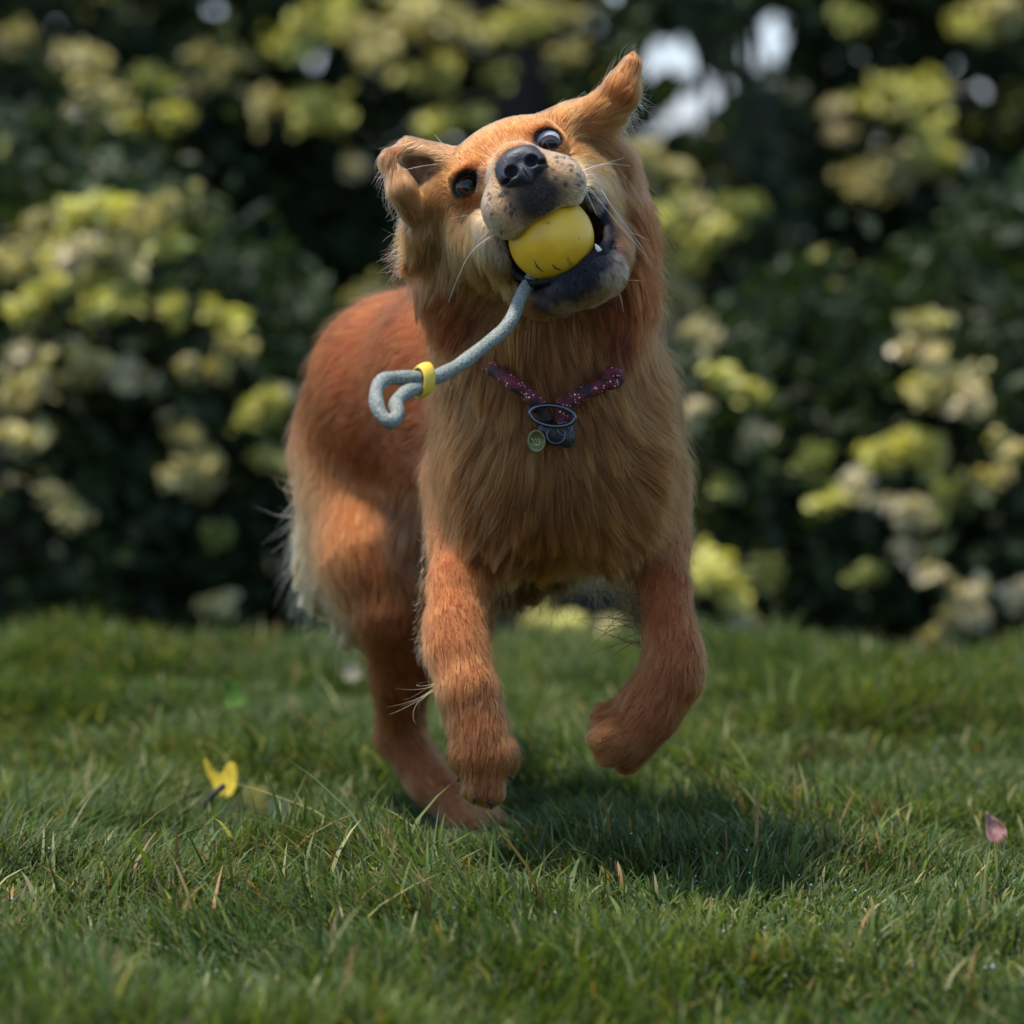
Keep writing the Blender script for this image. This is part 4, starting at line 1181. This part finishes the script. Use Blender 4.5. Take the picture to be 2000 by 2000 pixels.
Y_, O_, M__, G_ = 'yellow', 'olive', 'mid', 'grey'
bushes = [
 # x, y, w, h, depth, inner, sprays, label, cat, tone
 ("shrub", -0.88, 3.3, 1.15, .82, .7, 2600, [(40, 470, 90, 55, O_), (120, 520, 80, 50, Y_), (200, 400, 75, 60, Y_), (260, 470, 70, 50, O_), (60, 600, 80, 50, Y_), (210, 600, 60, 40, Y_), (180, 720, 60, 42, O_), (60, 760, 60, 36, O_), (50, 860, 60, 36, O_), (250, 740, 50, 26, G_), (310, 420, 50, 30, O_), (150, 500, 50, 30, G_), (330, 480, 40, 22, Y_), (130, 1000, 50, 20, O_), (20, 700, 55, 30, G_)],
  "broad olive green shrub with many sunlit sprays at the left edge behind the lawn", O_),
 ("shrub", -0.40, 3.4, .75, .62, .6, 2200, [(330, 610, 34, 26, Y_), (215, 590, 48, 30, Y_), (440, 620, 48, 34, Y_), (460, 670, 34, 22, O_), (390, 720, 45, 26, O_), (540, 800, 50, 40, Y_), (380, 880, 48, 30, O_), (350, 920, 45, 24, O_), (530, 900, 46, 34, Y_), (430, 1045, 26, 10, M__), (385, 960, 32, 16, O_), (420, 1190, 34, 14, O_)],
  "low dark shrub with a few pale sprays just left of the dog's back", O_),
 ("shrub", 0.50, 3.4, .62, .55, .55, 1900, [(1440, 750, 45, 34, Y_), (1350, 790, 32, 18, G_), (1345, 650, 40, 20, G_), (1400, 1130, 75, 60, Y_), (1480, 1120, 45, 30, Y_), (1330, 1100, 45, 30, O_), (1420, 950, 34, 16, M__), (1480, 845, 22, 8, G_), (1600, 930, 60, 34, M__), (1620, 990, 34, 20, Y_), (1455, 1215, 30, 16, G_), (1100, 1230, 50, 26, Y_), (1050, 1200, 40, 20, O_), (1190, 1235, 34, 14, O_)],
  "low shrub with yellow green sprays just right of the dog's front leg", Y_),
 ("shrub", 0.96, 3.35, 1.0, .72, .65, 2600, [(1830, 760, 70, 50, O_), (1900, 780, 50, 36, G_), (1800, 870, 65, 54, Y_), (1720, 900, 36, 22, Y_), (1850, 980, 46, 34, Y_), (1790, 640, 50, 34, O_), (1810, 690, 40, 20, G_), (1690, 960, 40, 20, G_), (1770, 990, 46, 22, G_), (1700, 1120, 34, 16, M__), (1940, 940, 36, 24, O_), (1980, 870, 36, 20, O_), (1780, 1080, 28, 12, G_), (1830, 1120, 28, 10, G_), (1900, 1180, 50, 34, G_), (1870, 1225, 56, 36, O_), (1990, 1150, 40, 24, G_)],
  "bushy olive shrub with leaf tips greyed by painted sky sheen at the right edge behind the lawn", O_),
 ("tree", -1.15, 5.6, 1.9, 2.6, 1.4, 9000, [(170, 120, 55, 36, O_), (200, 180, 45, 30, O_), (330, 235, 42, 26, Y_), (225, 235, 44, 26, Y_), (30, 80, 40, 26, O_), (120, 370, 40, 22, O_), (20, 300, 50, 20, M__), (300, 160, 50, 20, M__)],
  "dark leafy tree with olive sprays at the upper left of the background", O_),
 ("tree", 0.0, 5.7, 2.0, 2.5, 1.3, 9000, [(600, 60, 60, 60, Y_), (680, 30, 55, 50, Y_), (640, 215, 56, 52, Y_), (610, 240, 40, 30, Y_), (760, 60, 70, 46, O_), (880, 40, 75, 64, O_), (980, 60, 70, 60, Y_), (860, 150, 56, 40, Y_), (900, 240, 60, 52, Y_), (740, 120, 40, 28, O_), (1080, 40, 60, 40, O_), (960, 150, 44, 26, M__), (1120, 100, 40, 20, O_), (800, 20, 60, 40, Y_), (420, 130, 60, 26, O_), (520, 200, 46, 22, O_), (680, 330, 30, 12, G_)],
  "yellow green leafy tree filling the top middle behind the dog's head", Y_),
 ("tree", 1.35, 5.8, 1.9, 2.7, 1.4, 9000, [(1740, 185, 62, 60, Y_), (1800, 180, 50, 40, Y_), (1700, 205, 40, 28, Y_), (1800, 280, 70, 50, Y_), (1740, 330, 70, 54, O_), (1860, 310, 50, 36, Y_), (1680, 350, 46, 26, O_), (1920, 60, 60, 40, Y_), (1960, 20, 50, 30, O_), (1650, 40, 46, 20, M__), (1560, 180, 22, 8, G_), (1625, 205, 22, 8, G_), (1520, 300, 22, 8, G_), (1640, 260, 24, 8, G_), (1905, 415, 26, 9, G_), (1965, 440, 24, 8, G_), (1540, 468, 24, 8, G_), (1860, 495, 36, 16, O_), (1725, 540, 22, 9, Y_), (1945, 590, 26, 10, O_)],
  "dark tree with bright yellow green sprays at the upper right of the background", Y_),
 ("tree", 0.36, 4.75, .42, 1.5, .4, 900, [(1290, 330, 50, 50, O_), (1270, 420, 56, 60, Y_), (1330, 440, 50, 46, Y_), (1380, 470, 46, 36, Y_), (1300, 520, 60, 60, Y_), (1330, 600, 50, 46, O_), (1360, 400, 40, 26, O_), (1260, 560, 44, 36, O_), (1420, 420, 40, 20, M__), (1290, 640, 46, 26, G_), (1470, 400, 34, 12, M__), (1250, 300, 40, 26, O_)],
  "slender yellow green tree rising just right of the dog's neck", Y_),
]
for i, (nm_, x, y, w, h, dep, inn, sp, lab, tone) in enumerate(bushes):
    bush(nm_, x, y, w, h, dep, sp, inn, 100 + i * 7, lab, nm_, tone, trunk=(nm_ == "tree"), leaf=.027 if y < 4.6 else .032, base=0 if nm_ == "shrub" else .15, bright=1.5, group="shrubs along the back of the lawn" if nm_ == "shrub" else "trees behind the shrubs")
# side shrubs a step to the left and right
for i, (x, y, w, h, lab) in enumerate(((-2.3, 4.0, 1.3, 1.3, "dark shrub beyond the left edge of the view"), (2.3, 4.1, 1.3, 1.3, "dark shrub beyond the right edge of the view"))):
    bush("shrub", x, y, w, h, .8, [], 1800, 300 + i * 9, lab, "shrub", O_, trunk=False, group="shrubs along the back of the lawn")
# far wood: one dark mass of leaves that closes the view
r = np.random.default_rng(77)
n = 34000
c = np.stack([r.uniform(-5, 5, n), r.uniform(7.6, 9.8, n), r.random(n) ** 1.0 * 4.2], -1)
c = c[~in_opening(c, -3)]
tc_ = GREENS['dark'] * r.uniform(.5, 1.6, (len(c), 1)); g = r.random(len(c)) < .10; tc_[g] = GREENS['mid'] * 1.0
V, F, C = leaves(c, .15, 78, tc_)
tag(mesh_np("far_wood", V, F, M_LEAF, colors=C, smooth=False), "dark leafy wood closing the view behind the trees", "woodland", kind="stuff")
